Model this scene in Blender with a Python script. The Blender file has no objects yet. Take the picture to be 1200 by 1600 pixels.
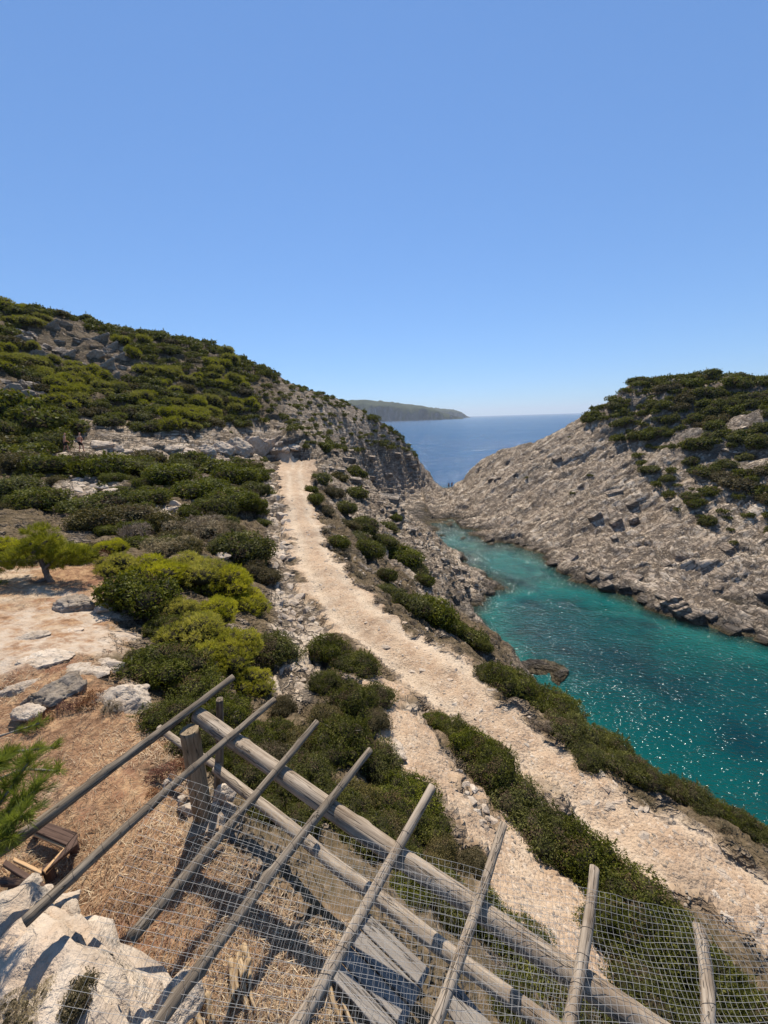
import bpy, bmesh, math, random
import numpy as np
from mathutils import Vector, Matrix

rnd = random.Random(7)
rng = np.random.default_rng(7)
sc = bpy.context.scene
COL = sc.collection

# ------------------------------------------------------------------ camera
FPX = 600.0                                   # focal length in photo pixels (1200 x 1600)
HAZE = 0.7e-4                                 # density of the sea air
PITCH = math.atan(146.0 / FPX)
ROLL = math.radians(1.72)
CAM = np.array((0.0, 0.0, 22.0))
_r0 = np.array((1.0, 0, 0)); _f0 = np.array((0, math.cos(PITCH), -math.sin(PITCH)))
_u0 = np.array((0, math.sin(PITCH), math.cos(PITCH)))
RIGHT = math.cos(ROLL) * _r0 - math.sin(ROLL) * _u0
UP = math.sin(ROLL) * _r0 + math.cos(ROLL) * _u0
FWD = _f0
cd = bpy.data.cameras.new('camera')
cam = bpy.data.objects.new('camera', cd); COL.objects.link(cam)
cd.sensor_fit = 'VERTICAL'
cd.angle_y = 2 * math.atan(800.0 / FPX)
cd.clip_start = 0.05; cd.clip_end = 60000
M = Matrix(((RIGHT[0], UP[0], -FWD[0], CAM[0]), (RIGHT[1], UP[1], -FWD[1], CAM[1]),
            (RIGHT[2], UP[2], -FWD[2], CAM[2]), (0, 0, 0, 1)))
cam.matrix_world = M
sc.camera = cam

# ------------------------------------------------------------------ sky, sun, exposure
SUN_EL = math.radians(57.0)
SUN_AZ = math.radians(-4.0)                   # from +Y (straight ahead), negative = to the left
SUND = np.array((math.sin(SUN_AZ) * math.cos(SUN_EL), math.cos(SUN_AZ) * math.cos(SUN_EL), math.sin(SUN_EL)))
w = bpy.data.worlds.new('World'); sc.world = w; w.use_nodes = True
nt = w.node_tree
for n in list(nt.nodes): nt.nodes.remove(n)
sky = nt.nodes.new('ShaderNodeTexSky'); sky.sky_type = 'NISHITA'; sky.sun_disc = False
sky.sun_elevation = SUN_EL; sky.sun_rotation = SUN_AZ
sky.altitude = 20; sky.air_density = 1.0; sky.dust_density = 0.0; sky.ozone_density = 5.0
bg = nt.nodes.new('ShaderNodeBackground'); bg.inputs['Strength'].default_value = 0.104
wo = nt.nodes.new('ShaderNodeOutputWorld')
gm = nt.nodes.new('ShaderNodeGamma'); gm.inputs[1].default_value = 0.66      # a camera's softer sky response
tn = nt.nodes.new('ShaderNodeMix'); tn.data_type = 'RGBA'; tn.blend_type = 'MULTIPLY'; tn.inputs[0].default_value = 1.0
tn.inputs[7].default_value = (0.90, 1.29, 1.80, 1)
nt.links.new(sky.outputs[0], gm.inputs[0]); nt.links.new(gm.outputs[0], tn.inputs[6]); nt.links.new(tn.outputs[2], bg.inputs[0]); nt.links.new(bg.outputs[0], wo.inputs[0])
sl = bpy.data.lights.new('sun', 'SUN'); sl.energy = 5.0; sl.angle = math.radians(0.53); sl.color = (1.0, 0.93, 0.81)
so = bpy.data.objects.new('sun', sl); COL.objects.link(so)
so.rotation_euler = Vector(SUND).to_track_quat('Z', 'Y').to_euler(); so.location = (0, 0, 60)
sc.view_settings.view_transform = 'Standard'; sc.view_settings.look = 'None'
sc.view_settings.gamma = 1.0; sc.view_settings.exposure = 0.42
sc.view_settings.use_curve_mapping = False
sc.render.engine = 'CYCLES'
cy = sc.cycles
cy.max_bounces = 6; cy.diffuse_bounces = 3; cy.glossy_bounces = 2; cy.transmission_bounces = 3
cy.transparent_max_bounces = 12; cy.volume_bounces = 0
cy.caustics_reflective = False; cy.caustics_refractive = False
cy.use_denoising = True

# ------------------------------------------------------------------ helpers
def ray(px, py):
    d = FWD + RIGHT * ((px - 600.0) / FPX) - UP * ((py - 800.0) / FPX)
    return d
def at_t(px, py, t):                          # t = depth along the viewing axis, metres
    return CAM + ray(px, py) * t
def at_z(px, py, z):                          # on the level z
    d = ray(px, py); return CAM + d * ((z - CAM[2]) / d[2])

def hash3(ix, iy, iz, seed=0):
    h = (ix.astype(np.int64) * 374761393 + iy.astype(np.int64) * 668265263 + iz.astype(np.int64) * 2147483647 + seed * 1274126177) & 0xffffffff
    h = ((h ^ (h >> 13)) * 1274126177) & 0xffffffff
    h = ((h ^ (h >> 16)) * 2246822519) & 0xffffffff
    h = h ^ (h >> 15)
    return (h & 0xffffff).astype(np.float64) / float(0x1000000)
def vnoise(p, seed=0):                        # value noise, smooth, -1..1
    i = np.floor(p).astype(np.int64); f = p - i; f = f * f * f * (f * (f * 6 - 15) + 10)
    out = 0
    for dx in (0, 1):
        wx = f[:, 0] if dx else 1 - f[:, 0]
        for dy in (0, 1):
            wy = f[:, 1] if dy else 1 - f[:, 1]
            for dz in (0, 1):
                wz = f[:, 2] if dz else 1 - f[:, 2]
                out = out + wx * wy * wz * hash3(i[:, 0] + dx, i[:, 1] + dy, i[:, 2] + dz, seed)
    return out * 2 - 1
def fbm(p, octs=4, seed=0, gain=0.5):
    a = 1.0; s = 0; q = np.array(p, float); tot = 0
    for o in range(octs):
        s = s + a * vnoise(q, seed + o * 17); tot += a
        a *= gain; q = q * 2.03 + 11.7
    return s / tot
def worley(p, seed=0):                        # F1, F2 and a random value of the nearest cell
    i = np.floor(p).astype(np.int64)
    f1 = np.full(len(p), 9.0); f2 = f1.copy(); cid = np.zeros(len(p))
    for dx in (-1, 0, 1):
        for dy in (-1, 0, 1):
            for dz in (-1, 0, 1):
                cx = i[:, 0] + dx; cy_ = i[:, 1] + dy; cz = i[:, 2] + dz
                q = np.stack((cx + hash3(cx, cy_, cz, seed), cy_ + hash3(cx, cy_, cz, seed + 1), cz + hash3(cx, cy_, cz, seed + 2)), 1)
                d = np.sqrt(((q - p) ** 2).sum(1))
                c = hash3(cx, cy_, cz, seed + 3)
                m = d < f1
                f2 = np.where(m, f1, np.minimum(f2, d)); cid = np.where(m, c, cid); f1 = np.where(m, d, f1)
    return f1, f2, cid
def sstep(a, b, x):
    t = np.clip((x - a) / (b - a), 0, 1); return t * t * (3 - 2 * t)

def mesh_np(name, V, F, smooth=False, mats=(), mat_idx=None):
    """V (n,3) and F (m,k) arrays -> mesh"""
    V = np.asarray(V, np.float32); F = np.asarray(F, np.int32)
    me = bpy.data.meshes.new(name)
    me.vertices.add(len(V)); me.vertices.foreach_set('co', V.ravel())
    k = F.shape[1]
    me.loops.add(F.size); me.loops.foreach_set('vertex_index', F.ravel())
    me.polygons.add(len(F)); me.polygons.foreach_set('loop_start', np.arange(len(F), dtype=np.int32) * k)
    if smooth: me.polygons.foreach_set('use_smooth', np.ones(len(F), bool))
    for m in mats: me.materials.append(m)
    if mat_idx is not None: me.polygons.foreach_set('material_index', np.asarray(mat_idx, np.int32))
    me.update(calc_edges=True); me.validate()
    return me
def vattr(me, name, val):
    a = me.attributes.new(name, 'FLOAT', 'POINT'); a.data.foreach_set('value', np.asarray(val, np.float32))
def link(name, me, parent=None, loc=None, rot=None, scale=None):
    o = bpy.data.objects.new(name, me); COL.objects.link(o)
    if parent is not None: o.parent = parent
    if loc is not None: o.location = loc
    if rot is not None: o.rotation_euler = rot
    if scale is not None: o.scale = scale
    return o
def tag(o, label=None, cat=None, group=None, kind=None):
    if label: o['label'] = label
    if cat: o['category'] = cat
    if group: o['group'] = group
    if kind: o['kind'] = kind
    return o

class NT:                                      # tiny node-tree writer
    def __init__(s, name):
        s.m = bpy.data.materials.new(name); s.m.use_nodes = True; s.t = s.m.node_tree
        for n in list(s.t.nodes): s.t.nodes.remove(n)
        s.out = s.n('ShaderNodeOutputMaterial')
    def n(s, typ, **kw):
        nd = s.t.nodes.new(typ)
        for k, v in kw.items(): setattr(nd, k, v)
        return nd
    def l(s, a, b): s.t.links.new(a, b)
    def setin(s, nd, key, v):
        if isinstance(v, bpy.types.NodeSocket): s.l(v, nd.inputs[key])
        else: nd.inputs[key].default_value = v
    def coord(s, kind='Object'):
        return s.n('ShaderNodeTexCoord').outputs[kind]
    def mapping(s, vec, scale=(1, 1, 1), rot=(0, 0, 0), loc=(0, 0, 0)):
        m = s.n('ShaderNodeMapping'); s.l(vec, m.inputs[0])
        m.inputs['Scale'].default_value = scale; m.inputs['Rotation'].default_value = rot; m.inputs['Location'].default_value = loc
        return m.outputs[0]
    def noise(s, vec, scale, detail=4, rough=0.55, dist=0.0):
        n = s.n('ShaderNodeTexNoise'); s.l(vec, n.inputs['Vector'])
        n.inputs['Scale'].default_value = scale; n.inputs['Detail'].default_value = detail
        n.inputs['Roughness'].default_value = rough; n.inputs['Distortion'].default_value = dist
        return n.outputs['Fac']
    def voro(s, vec, scale, feature='F1', out='Distance', rnd_=1.0):
        n = s.n('ShaderNodeTexVoronoi', feature=feature); s.l(vec, n.inputs['Vector'])
        n.inputs['Scale'].default_value = scale; n.inputs['Randomness'].default_value = rnd_
        return n.outputs[out]
    def ramp(s, fac, stops, interp='LINEAR'):
        r = s.n('ShaderNodeValToRGB'); s.setin(r, 0, fac); r.color_ramp.interpolation = interp
        e = r.color_ramp.elements
        while len(e) < len(stops): e.new(0.5)
        for x, (p, c) in zip(e, stops):
            x.position = p; x.color = (c[0], c[1], c[2], 1) if not isinstance(c, (int, float)) else (c, c, c, 1)
        return r.outputs[0]
    def mr(s, v, a, b, c=0.0, d=1.0, smooth=True):
        n = s.n('ShaderNodeMapRange'); n.interpolation_type = 'SMOOTHSTEP' if smooth else 'LINEAR'
        s.setin(n, 0, v)
        for k, x in zip((1, 2, 3, 4), (a, b, c, d)): n.inputs[k].default_value = x
        return n.outputs[0]
    def math(s, op, a, b=None, clamp=False):
        n = s.n('ShaderNodeMath', operation=op, use_clamp=clamp); s.setin(n, 0, a)
        if b is not None: s.setin(n, 1, b)
        return n.outputs[0]
    def mix(s, fac, a, b, blend='MIX'):
        n = s.n('ShaderNodeMix', data_type='RGBA', blend_type=blend)
        s.setin(n, 0, fac)
        for k, v in ((6, a), (7, b)):
            if isinstance(v, bpy.types.NodeSocket): s.l(v, n.inputs[k])
            else: n.inputs[k].default_value = (v[0], v[1], v[2], 1)
        return n.outputs[2]
    def attr(s, name):
        return s.n('ShaderNodeAttribute', attribute_name=name).outputs['Fac']
    def bump(s, h, strength, dist=0.1, normal=None):
        b = s.n('ShaderNodeBump'); s.l(h, b.inputs['Height']); b.inputs['Strength'].default_value = strength
        b.inputs['Distance'].default_value = dist
        if normal is not None: s.l(normal, b.inputs['Normal'])
        return b.outputs[0]
    def principled(s, col, rough=0.9, normal=None, spec=0.2, **kw):
        p = s.n('ShaderNodeBsdfPrincipled')
        if isinstance(col, bpy.types.NodeSocket): s.l(col, p.inputs['Base Color'])
        else: p.inputs['Base Color'].default_value = (*col, 1)
        s.setin(p, 'Roughness', rough); s.setin(p, 'Specular IOR Level', spec)
        for k, v in kw.items(): s.setin(p, k.replace('_', ' '), v)
        if normal is not None: s.l(normal, p.inputs['Normal'])
        s.l(p.outputs[0], s.out.inputs[0]); return p
    def z(s, vec=None):
        x = s.n('ShaderNodeSeparateXYZ'); s.l(vec or s.n('ShaderNodeNewGeometry').outputs['Position'], x.inputs[0]); return x.outputs
# ------------------------------------------------------------------ shape of the land
# control points: photo pixel + depth along the viewing axis (metres) or level
CP = []
def cp(px, py, t=None, z=None):
    p = at_t(px, py, t) if t is not None else at_z(px, py, z)
    CP.append(p); return p
def cw(x, y, z): CP.append(np.array((x, y, z), float))
SKYL = []
def sk(px, py, t, back=0.12, drop=16):
    o_ = 9 if px < 470 or px > 820 else (6 if px > 690 else 0)             # bushes add their own height to the ridge
    cp(px, py + o_, t); cp(px, py + o_ + drop, t * (1 + back))
# left hill skyline
for a in ((-260, 440, 52), (-120, 455, 57), (0, 472, 62), (80, 480, 66), (150, 497, 70), (230, 513, 75), (310, 527, 79), (400, 563, 85), (450, 590, 89), (500, 615, 93), (560, 645, 99), (610, 678, 106), (640, 705, 112)):
    sk(*a)
cp(662, 735, 117); cp(676, 756, 119)
# left hill face
for a in ((-250, 600, 38), (-100, 560, 44), (0, 540, 52), (0, 610, 43), (0, 690, 33), (100, 560, 58), (100, 630, 46), (200, 560, 64), (200, 640, 50), (300, 580, 68), (300, 640, 57),
          (350, 668, 53), (420, 620, 72), (440, 680, 59), (500, 650, 80), (520, 690, 75), (560, 680, 88), (600, 700, 99), (560, 730, 80), (600, 745, 95), (640, 745, 108), (640, 775, 101), (590, 775, 88),
          (105, 706, 36), (128, 706, 36), (200, 705, 40), (280, 715, 43), (350, 712, 48), (380, 716, 50), (60, 740, 28), (160, 750, 27), (250, 750, 30), (330, 760, 32), (390, 745, 40), (0, 800, 18.5), (-150, 780, 18),
          (100, 800, 19), (200, 790, 21), (300, 800, 21), (360, 800, 22.5), (400, 790, 25)):
    cp(*a)
# bank above the path, near to far
for a in ((420, 735, 46), (418, 770, 33.5), (420, 810, 25), (425, 860, 18.8), (432, 920, 14.0), (450, 980, 11.3), (350, 850, 15.5), (350, 900, 12.6), (200, 850, 14.5), (80, 850, 13.8), (0, 860, 12.6)):
    cp(*a)
# terrace where the pines stand, near ground
for a in ((60, 905, 9.3), (150, 885, 10.5), (230, 900, 10.6), (300, 940, 9.9), (0, 960, 7.7), (120, 960, 8.1), (220, 1000, 7.6), (330, 1010, 8.2), (400, 1030, 8.6), (0, 1050, 6.0), (100, 1080, 5.7), (200, 1090, 5.8), (-150, 1000, 6.4),
          (300, 1100, 6.15), (400, 1110, 6.9), (460, 1060, 8.3)):
    cp(*a)
PG = 18.0                                     # level of the ground under the pergola
for a in ((318, 1275), (200, 1250), (100, 1220), (0, 1180), (-150, 1150), (100, 1330), (0, 1300), (300, 1400), (420, 1400), (250, 1480), (400, 1560), (500, 1500), (150, 1500), (0, 1480), (560, 1590), (-200, 1300), (0, 1620)):
    cp(a[0], a[1], z=PG)
cw(-4, 0.5, PG + .1); cw(-6, 0, PG + .2); cw(-1, 0.2, PG); cw(-3, -3, PG + .5); cw(1, -2, PG); cw(-9, -2, 19)
# slope between pergola and path
for a in ((420, 1240, 17.5), (520, 1230, 17.1), (520, 1120, 16.8), (560, 1170, 16.6), (600, 1260, 16.6), (620, 1330, 16.7), (700, 1450, 16.9), (850, 1590, 16.9), (650, 1150, 16.15), (700, 1200, 16.0), (760, 1300, 15.9), (870, 1420, 15.8), (980, 1560, 15.8),
          (520, 1000, 16.4), (540, 1060, 16.5), (600, 1080, 16.1)):
    cp(a[0], a[1], z=a[2])
# path: pixel of left edge, right edge, level
PATHPX = [((432, 716), (498, 716), 16.5), ((428, 735), (492, 735), 16.3), ((437, 770), (489, 770), 16.15), ((446, 820), (510, 820), 16.0), ((455, 880), (545, 880), 15.85), ((475, 940), (610, 950), 15.75),
          ((520, 985), (690, 1000), 15.65), ((590, 1040), (752, 1040), 15.6), ((690, 1110), (800, 1090), 15.55), ((800, 1195), (920, 1180), 15.5), ((900, 1285), (1035, 1240), 15.45), ((1080, 1420), (1180, 1330), 15.4), ((1230, 1570), (1290, 1420), 15.4)]
PL = np.array([at_z(l[0], l[1], z) for l, r, z in PATHPX]); PR = np.array([at_z(r[0], r[1], z) for l, r, z in PATHPX])
PL = np.vstack((PL, PL[-1] + (PL[-1] - PL[-2]) * 1.5)); PR = np.vstack((PR, PR[-1] + (PR[-1] - PR[-2]) * 1.5))
for a, b in zip(PL, PR):
    CP.append(a); CP.append(b); CP.append((a + b) / 2)
# verge and slope below the path
VERGE = []
for a, b in list(zip(PL, PR))[2:]:
    n = (b - a)[:2]; n = n / np.linalg.norm(n)
    cw(b[0] + n[0] * 1.6, b[1] + n[1] * 1.6, b[2] - 1.1)
for a in ((560, 790, 46), (600, 830, 41), (640, 880, 35), (700, 900, 40), (640, 940, 24), (700, 960, 26), (620, 790, 58), (560, 750, 62), (520, 740, 56), (640, 810, 66), (700, 850, 62), (740, 890, 55)):
    cp(*a)
# left waterline
WL = [(664, 800, 0.6), (690, 822, 0.15), (735, 865, 0.15), (783, 915, 0.2), (742, 962, 0.3), (770, 1010, 0.2), (800, 1050, 0.1)]
for a in WL: cp(a[0], a[1], z=a[2])
for a in ((12.0, 24, 0), (12.5, 17, 0), (14.5, 10, 0), (18, 3, 0), (22, -8, 0)): cw(*a)
for a in ((8.4, 24, 6), (8.6, 16, 7.5), (10.5, 8.5, 7.5), (14, 1, 7), (9, 1, 15), (12, -6, 13)): cw(*a)
# cove bed
for a in ((700, 850), (800, 890), (800, 940), (900, 960), (850, 1010), (1000, 1030), (1100, 1060), (950, 1100), (1100, 1150), (1190, 1200), (1190, 1060)):
    p = at_z(a[0], a[1], 0); d = {700: -.8, 800: -2.4}.get(a[0], -4.5); cw(p[0], p[1], d)
cw(20, 18, -3.5); cw(28, 8, -5); cw(40, 15, -5.5); cw(35, -5, -6); cw(50, 5, -5)
# right waterline
for a in ((690, 812), (715, 826), (760, 842), (820, 856), (870, 884), (905, 905), (960, 926), (1020, 948), (1080, 968), (1140, 990), (1200, 1003), (1300, 1040)):
    cp(a[0], a[1], z=0.05)
cw(60, 18, 0); cw(72, 2, 0); cw(64, 30, 7); cw(80, 15, 8); cw(95, 25, 20)
# right headland face
for a in ((760, 800, 84), (820, 815, 75), (880, 840, 65), (960, 870, 56), (1060, 910, 49), (1160, 940, 44.5), (1250, 960, 42), (800, 760, 86), (880, 760, 78), (960, 790, 67), (1060, 830, 57), (1160, 860, 50),
          (860, 715, 88), (940, 700, 83), (1040, 740, 68), (1140, 770, 58), (1240, 790, 53), (980, 660, 83), (1080, 660, 74), (1180, 690, 64), (1280, 700, 58)):
    cp(*a)
for a in ((712, 762, 108), (745, 732, 104), (780, 712, 101), (830, 692, 97), (870, 675, 95), (905, 655, 93), (950, 628, 90), (1000, 605, 87), (1040, 597, 85), (1100, 595, 81), (1160, 595, 77), (1220, 597, 74), (1320, 598, 70)):
    sk(*a)
# the rocky neck between the two headlands
for a in ((640, 790, 1.2), (660, 785, 1.0), (690, 790, 0.5), (700, 775, 0.9), (720, 775, 1.5), (650, 772, 2.5)): cp(a[0], a[1], z=a[2])
# seaward sides
for a in ((20, 128, -3), (28, 118, -4), (40, 122, -6), (60, 130, -8), (80, 125, -8), (100, 118, -8), (10, 135, -8), (0, 140, -8), (-20, 145, -8), (-50, 148, -8), (-90, 145, -8), (-130, 140, -8), (30, 155, -12), (-40, 165, -14), (80, 155, -14)): cw(*a)
for a in ((100, 80, 20), (125, 50, 22), (-110, 90, 30), (-130, 50, 38), (-90, 20, 30), (-60, 5, 27), (-35, 6, 23), (-20, 4, 20), (-130, 0, 38), (-60, -10, 27), (-20, -8, 20)): cw(*a)

CP = np.array(CP)
# drop near-duplicates, then a smoothing thin-plate spline z(x, y)
keep = []
for i, p in enumerate(CP):
    if all(np.hypot(*(p[:2] - CP[j][:2])) > 0.12 for j in keep): keep.append(i)
CP = CP[keep]
_S = 30.0
def _k(r2): return 0.5 * r2 * np.log(r2 + 1e-12)
_n = len(CP); _xy = CP[:, :2] / _S
_A = np.zeros((_n + 3, _n + 3)); _d2 = ((_xy[:, None] - _xy[None]) ** 2).sum(2)
_rad = np.hypot(CP[:, 0], CP[:, 1])
_A[:_n, :_n] = _k(_d2) + np.diag(1e-6 + 3e-4 * np.clip(_rad / 40, 0, 3) ** 2)
_A[:_n, _n] = 1; _A[:_n, _n + 1:] = _xy; _A[_n:, :_n] = _A[:_n, _n:].T
_sol = np.linalg.solve(_A, np.concatenate((CP[:, 2], np.zeros(3))))
def base_h(x, y):
    x = np.asarray(x, float); sh = x.shape; x = x.ravel() / _S; y = np.asarray(y, float).ravel() / _S
    out = np.empty(len(x))
    for a in range(0, len(x), 40000):
        d2 = (x[a:a + 40000, None] - _xy[None, :, 0]) ** 2 + (y[a:a + 40000, None] - _xy[None, :, 1]) ** 2
        out[a:a + 40000] = _k(d2) @ _sol[:_n]
    return (out + _sol[_n] + _sol[_n + 1] * x + _sol[_n + 2] * y).reshape(sh)
# ------------------------------------------------------------------ land mesh: one grid, denser near the viewer, split into the pieces of the setting
def axis(spans):
    out = [spans[0][0]]
    for a, b, s0, s1 in spans:
        p = a
        while p < b - 1e-6:
            f = (p - a) / (b - a); p = min(b, p + s0 + (s1 - s0) * f); out.append(p)
    return np.array(out)
QG = globals().get('QG', 1.0)
GX = axis([(-135, -60, 1.3 * QG, .55 * QG), (-60, -12, .45 * QG, .15 * QG), (-12, -5, .12 * QG, .07 * QG), (-5, 6, .07 * QG, .07 * QG), (6, 16, .08 * QG, .18 * QG), (16, 60, .2 * QG, .26 * QG), (60, 125, .4 * QG, 1.2 * QG)])
GY = axis([(-8, 0, .3 * QG, .09 * QG), (0, 8, .07 * QG, .07 * QG), (8, 24, .09 * QG, .15 * QG), (24, 130, .19 * QG, .34 * QG), (130, 165, .6 * QG, 2 * QG)])
XX, YY = np.meshgrid(GX, GY)                  # shape (ny, nx)
ZB = base_h(XX, YY)
gx = np.gradient(ZB, GX, axis=1); gy = np.gradient(ZB, GY, axis=0)
NZ = 1 / np.sqrt(1 + gx ** 2 + gy ** 2); NX = -gx * NZ; NY = -gy * NZ
SLOPE = 1 - NZ

def poly_dist(P, x, y):                        # signed distance to the band between two polylines is done with in-polygon tests
    d = np.full(x.shape, 1e9)
    for a, b in zip(P[:-1], P[1:]):
        ab = b - a; L = (ab ** 2).sum()
        t = np.clip(((x - a[0]) * ab[0] + (y - a[1]) * ab[1]) / L, 0, 1)
        d = np.minimum(d, np.hypot(x - a[0] - t * ab[0], y - a[1] - t * ab[1]))
    return d
def in_poly(poly, x, y):
    ins = np.zeros(x.shape, bool); n = len(poly)
    for i in range(n):
        x0, y0 = poly[i][:2]; x1, y1 = poly[(i + 1) % n][:2]
        c = ((y0 > y) != (y1 > y)) & (x < (x1 - x0) * (y - y0) / ((y1 - y0) if y1 != y0 else 1e-9) + x0)
        ins ^= c
    return ins
_pp = np.vstack((PL[:, :2], PR[::-1, :2]))
_far = (XX < -20) | (XX > 26) | (YY > 75)
PD = np.full(XX.shape, 60.0)
_m = ~_far
_d = poly_dist(np.vstack((_pp, _pp[:1])), XX[_m], YY[_m]); PD[_m] = np.where(in_poly(_pp, XX[_m], YY[_m]), -_d, _d)   # <0 inside the path
P3 = np.stack((XX.ravel(), YY.ravel(), ZB.ravel()), 1)
_nw = (vnoise(P3 * np.array((.9, .9, 0)), 5) * .34 + vnoise(P3 * np.array((2.7, 2.7, 0)), 6) * .2 + vnoise(P3 * np.array((7, 7, 0)), 7) * .09).reshape(XX.shape)
PATHM = sstep(0.10, -0.30, PD + _nw * 1.15)
# the small foot track between the bushes, and the flat ground under the pergola
TRK = np.array([at_z(*a)[:2] for a in ((585, 1075, 16.2), (610, 1110, 16.2), (660, 1170, 16.1), (705, 1230, 16.0), (750, 1300, 15.9), (815, 1370, 15.85), (900, 1470, 15.8), (1000, 1580, 15.8))])
TRM = sstep(.72, .38, poly_dist(TRK, XX, YY) + _nw)
YARD = np.array([at_z(*a)[:2] for a in ((255, 1190, PG), (330, 1300, PG), (430, 1330, PG), (530, 1400, PG), (620, 1600, PG), (300, 1800, PG), (-700, 1700, PG), (-400, 1150, PG), (-220, 1010, 17.8), (0, 900, 18.2), (150, 870, 18.4), (190, 960, 18), (150, 1040, 18), (230, 1130, PG))])
_yd = poly_dist(np.vstack((YARD, YARD[:1])), XX, YY); _yd = np.where(in_poly(YARD, XX, YY), -_yd, _yd)
YARDM = sstep(.4, -.3, _yd + _nw)

# rock relief: bedding steps and fractured blocks, pushed out along the surface normal
R = np.hypot(XX, YY)
smoothz = np.clip(PATHM + TRM + YARDM, 0, 1)
ROCKY = (1 - smoothz)
head = sstep(8, 16, XX - 0.0 * YY) * sstep(10, 20, YY) * (XX > 0)          # right headland side of the cove
RIGHTM = ((XX > 17 + (YY - 45) * -.05) & (YY > 20)) | ((XX > 10.5) & (YY > 82)) | (XX > 30)
tipm = sstep(60, 78, YY) * sstep(-25, -8, XX) * (1 - RIGHTM)               # layered end of the left hill
amp = ROCKY * (0.10 + 0.34 * np.clip(R / 40, 0, 1))
amp = amp * np.where(RIGHTM, .50, 1.0) * (1 - .78 * tipm) * np.where((XX < -2) & (YY > 30) & (tipm < .3), .7, 1)
ql = P3.copy()
dipR = np.array((-0.45, -0.45, 0.77)); dipR /= np.linalg.norm(dipR)
def relief(P):
    s = np.clip(np.hypot(P[:, 0], P[:, 1]) / 40, .25, 1)
    w1 = np.stack((vnoise(P * .35, 31), vnoise(P * .35, 32), vnoise(P * .35, 33)), 1) * .9
    q = P + w1
    # axes along strike / dip / bedding normal
    e3 = dipR; e1 = np.array((.8, .1, .5)); e1 = e1 - e3 * (e1 @ e3); e1 /= np.linalg.norm(e1); e2 = np.cross(e3, e1)
    q = np.stack((q @ e1, q @ e2, q @ e3), 1)
    f1, f2, c = worley(q * np.array((.10, .26, .60)), 3)
    big = (c - .5) * 1.5 - .9 * sstep(.16, 0, f2 - f1)
    f1, f2, c2 = worley(q * np.array((.22, .62, 1.6)), 9)
    mid = (c2 - .5) * .8 - .55 * sstep(.15, 0, f2 - f1)
    f1, f2, c3 = worley(q * np.array((.55, 1.5, 3.6)), 19)
    sml = (c3 - .5) * .40 - .28 * sstep(.15, 0, f2 - f1)
    return big, mid, sml, fbm(P * .12, 3, 40)
_b = (amp.ravel() > 0.01) & (P3[:, 2] > -7)
REL = np.zeros(len(P3)); 
_big, _mid, _sml, _lo = relief(P3[_b])
_ramp = np.clip(R.ravel()[_b] / 40, 0, 1)
REL[_b] = amp.ravel()[_b] * (_big * (.35 + .65 * _ramp) + _mid + _sml)
REL[_b] += _lo * .8 * _ramp * ROCKY.ravel()[_b]
REL = REL.reshape(XX.shape)
# the layered cliff at the end of the left hill: ledges of about 1.3 m
lay = (P3 @ np.array((.10, .04, .99))).reshape(XX.shape) + .9 * fbm(P3 * np.array((.22, .22, .05)), 3, 77).reshape(XX.shape)
_st = lay / .95; _fr = _st - np.floor(_st)
LEDGE = (sstep(.0, .38, _fr) - _fr) * .95
lm = tipm * sstep(.5, 3, ZB) * sstep(20, 15, ZB)
smallbed = (P3 @ dipR).reshape(XX.shape) * .62 + .75 * fbm(P3 * .25, 3, 78).reshape(XX.shape)
_f2 = smallbed - np.floor(smallbed)
BED = (sstep(0, .35, _f2) - _f2) * .95
_bb = (P3 @ np.array((-.30, -.62, .72))).reshape(XX.shape) * .20 + .8 * fbm(P3 * .09, 3, 81).reshape(XX.shape); _f4 = _bb - np.floor(_bb)
BED += (sstep(0, .28, _f4) - _f4) * 2.0
_f3 = smallbed * 2.7; _f3 = _f3 - np.floor(_f3)
BED += (sstep(0, .4, _f3) - _f3) * .28
PXg = XX + NX * REL; PYg = YY + NY * REL; PZg = ZB + NZ * REL + LEDGE * lm * (1.15 + .6 * vnoise(P3 * .25, 79).reshape(XX.shape)) + lm * .55 * vnoise(P3 * np.array((.9, .9, .12)), 83).reshape(XX.shape) + BED * RIGHTM * ROCKY * sstep(-1, 1, ZB) * .9
# gentle roughness of trodden ground
PZg = PZg + smoothz * (.05 * fbm(P3 * 1.7, 3, 60).reshape(XX.shape) + .025 * vnoise(P3 * 6.0, 61).reshape(XX.shape))
_pc = (PL[:, :2] + PR[:, :2]) / 2; _cd = np.full(XX.shape, 9.0); _cd[_m] = poly_dist(_pc, XX[_m], YY[_m])
RUT = np.exp(-((_cd - .62 + _nw * .35) / .26) ** 2) * sstep(3, 7, R) * PATHM           # two worn wheel tracks
PZg = PZg - .085 * RUT
PZg = PZg + PATHM * .10 * fbm(P3 * .8, 3, 66).reshape(XX.shape)
HGT = PZg
def ground(x, y):                              # height of the finished land (bilinear)
    x = np.atleast_1d(np.asarray(x, float)); y = np.atleast_1d(np.asarray(y, float))
    i = np.clip(np.searchsorted(GX, x) - 1, 0, len(GX) - 2); j = np.clip(np.searchsorted(GY, y) - 1, 0, len(GY) - 2)
    fx = np.clip((x - GX[i]) / (GX[i + 1] - GX[i]), 0, 1); fy = np.clip((y - GY[j]) / (GY[j + 1] - GY[j]), 0, 1)
    return HGT[j, i] * (1 - fx) * (1 - fy) + HGT[j, i + 1] * fx * (1 - fy) + HGT[j + 1, i] * (1 - fx) * fy + HGT[j + 1, i + 1] * fx * fy
def gnorm(x, y):
    i = np.clip(np.searchsorted(GX, x) - 1, 0, len(GX) - 2); j = np.clip(np.searchsorted(GY, y) - 1, 0, len(GY) - 2)
    return np.array((NX[j, i], NY[j, i], NZ[j, i]))
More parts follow.
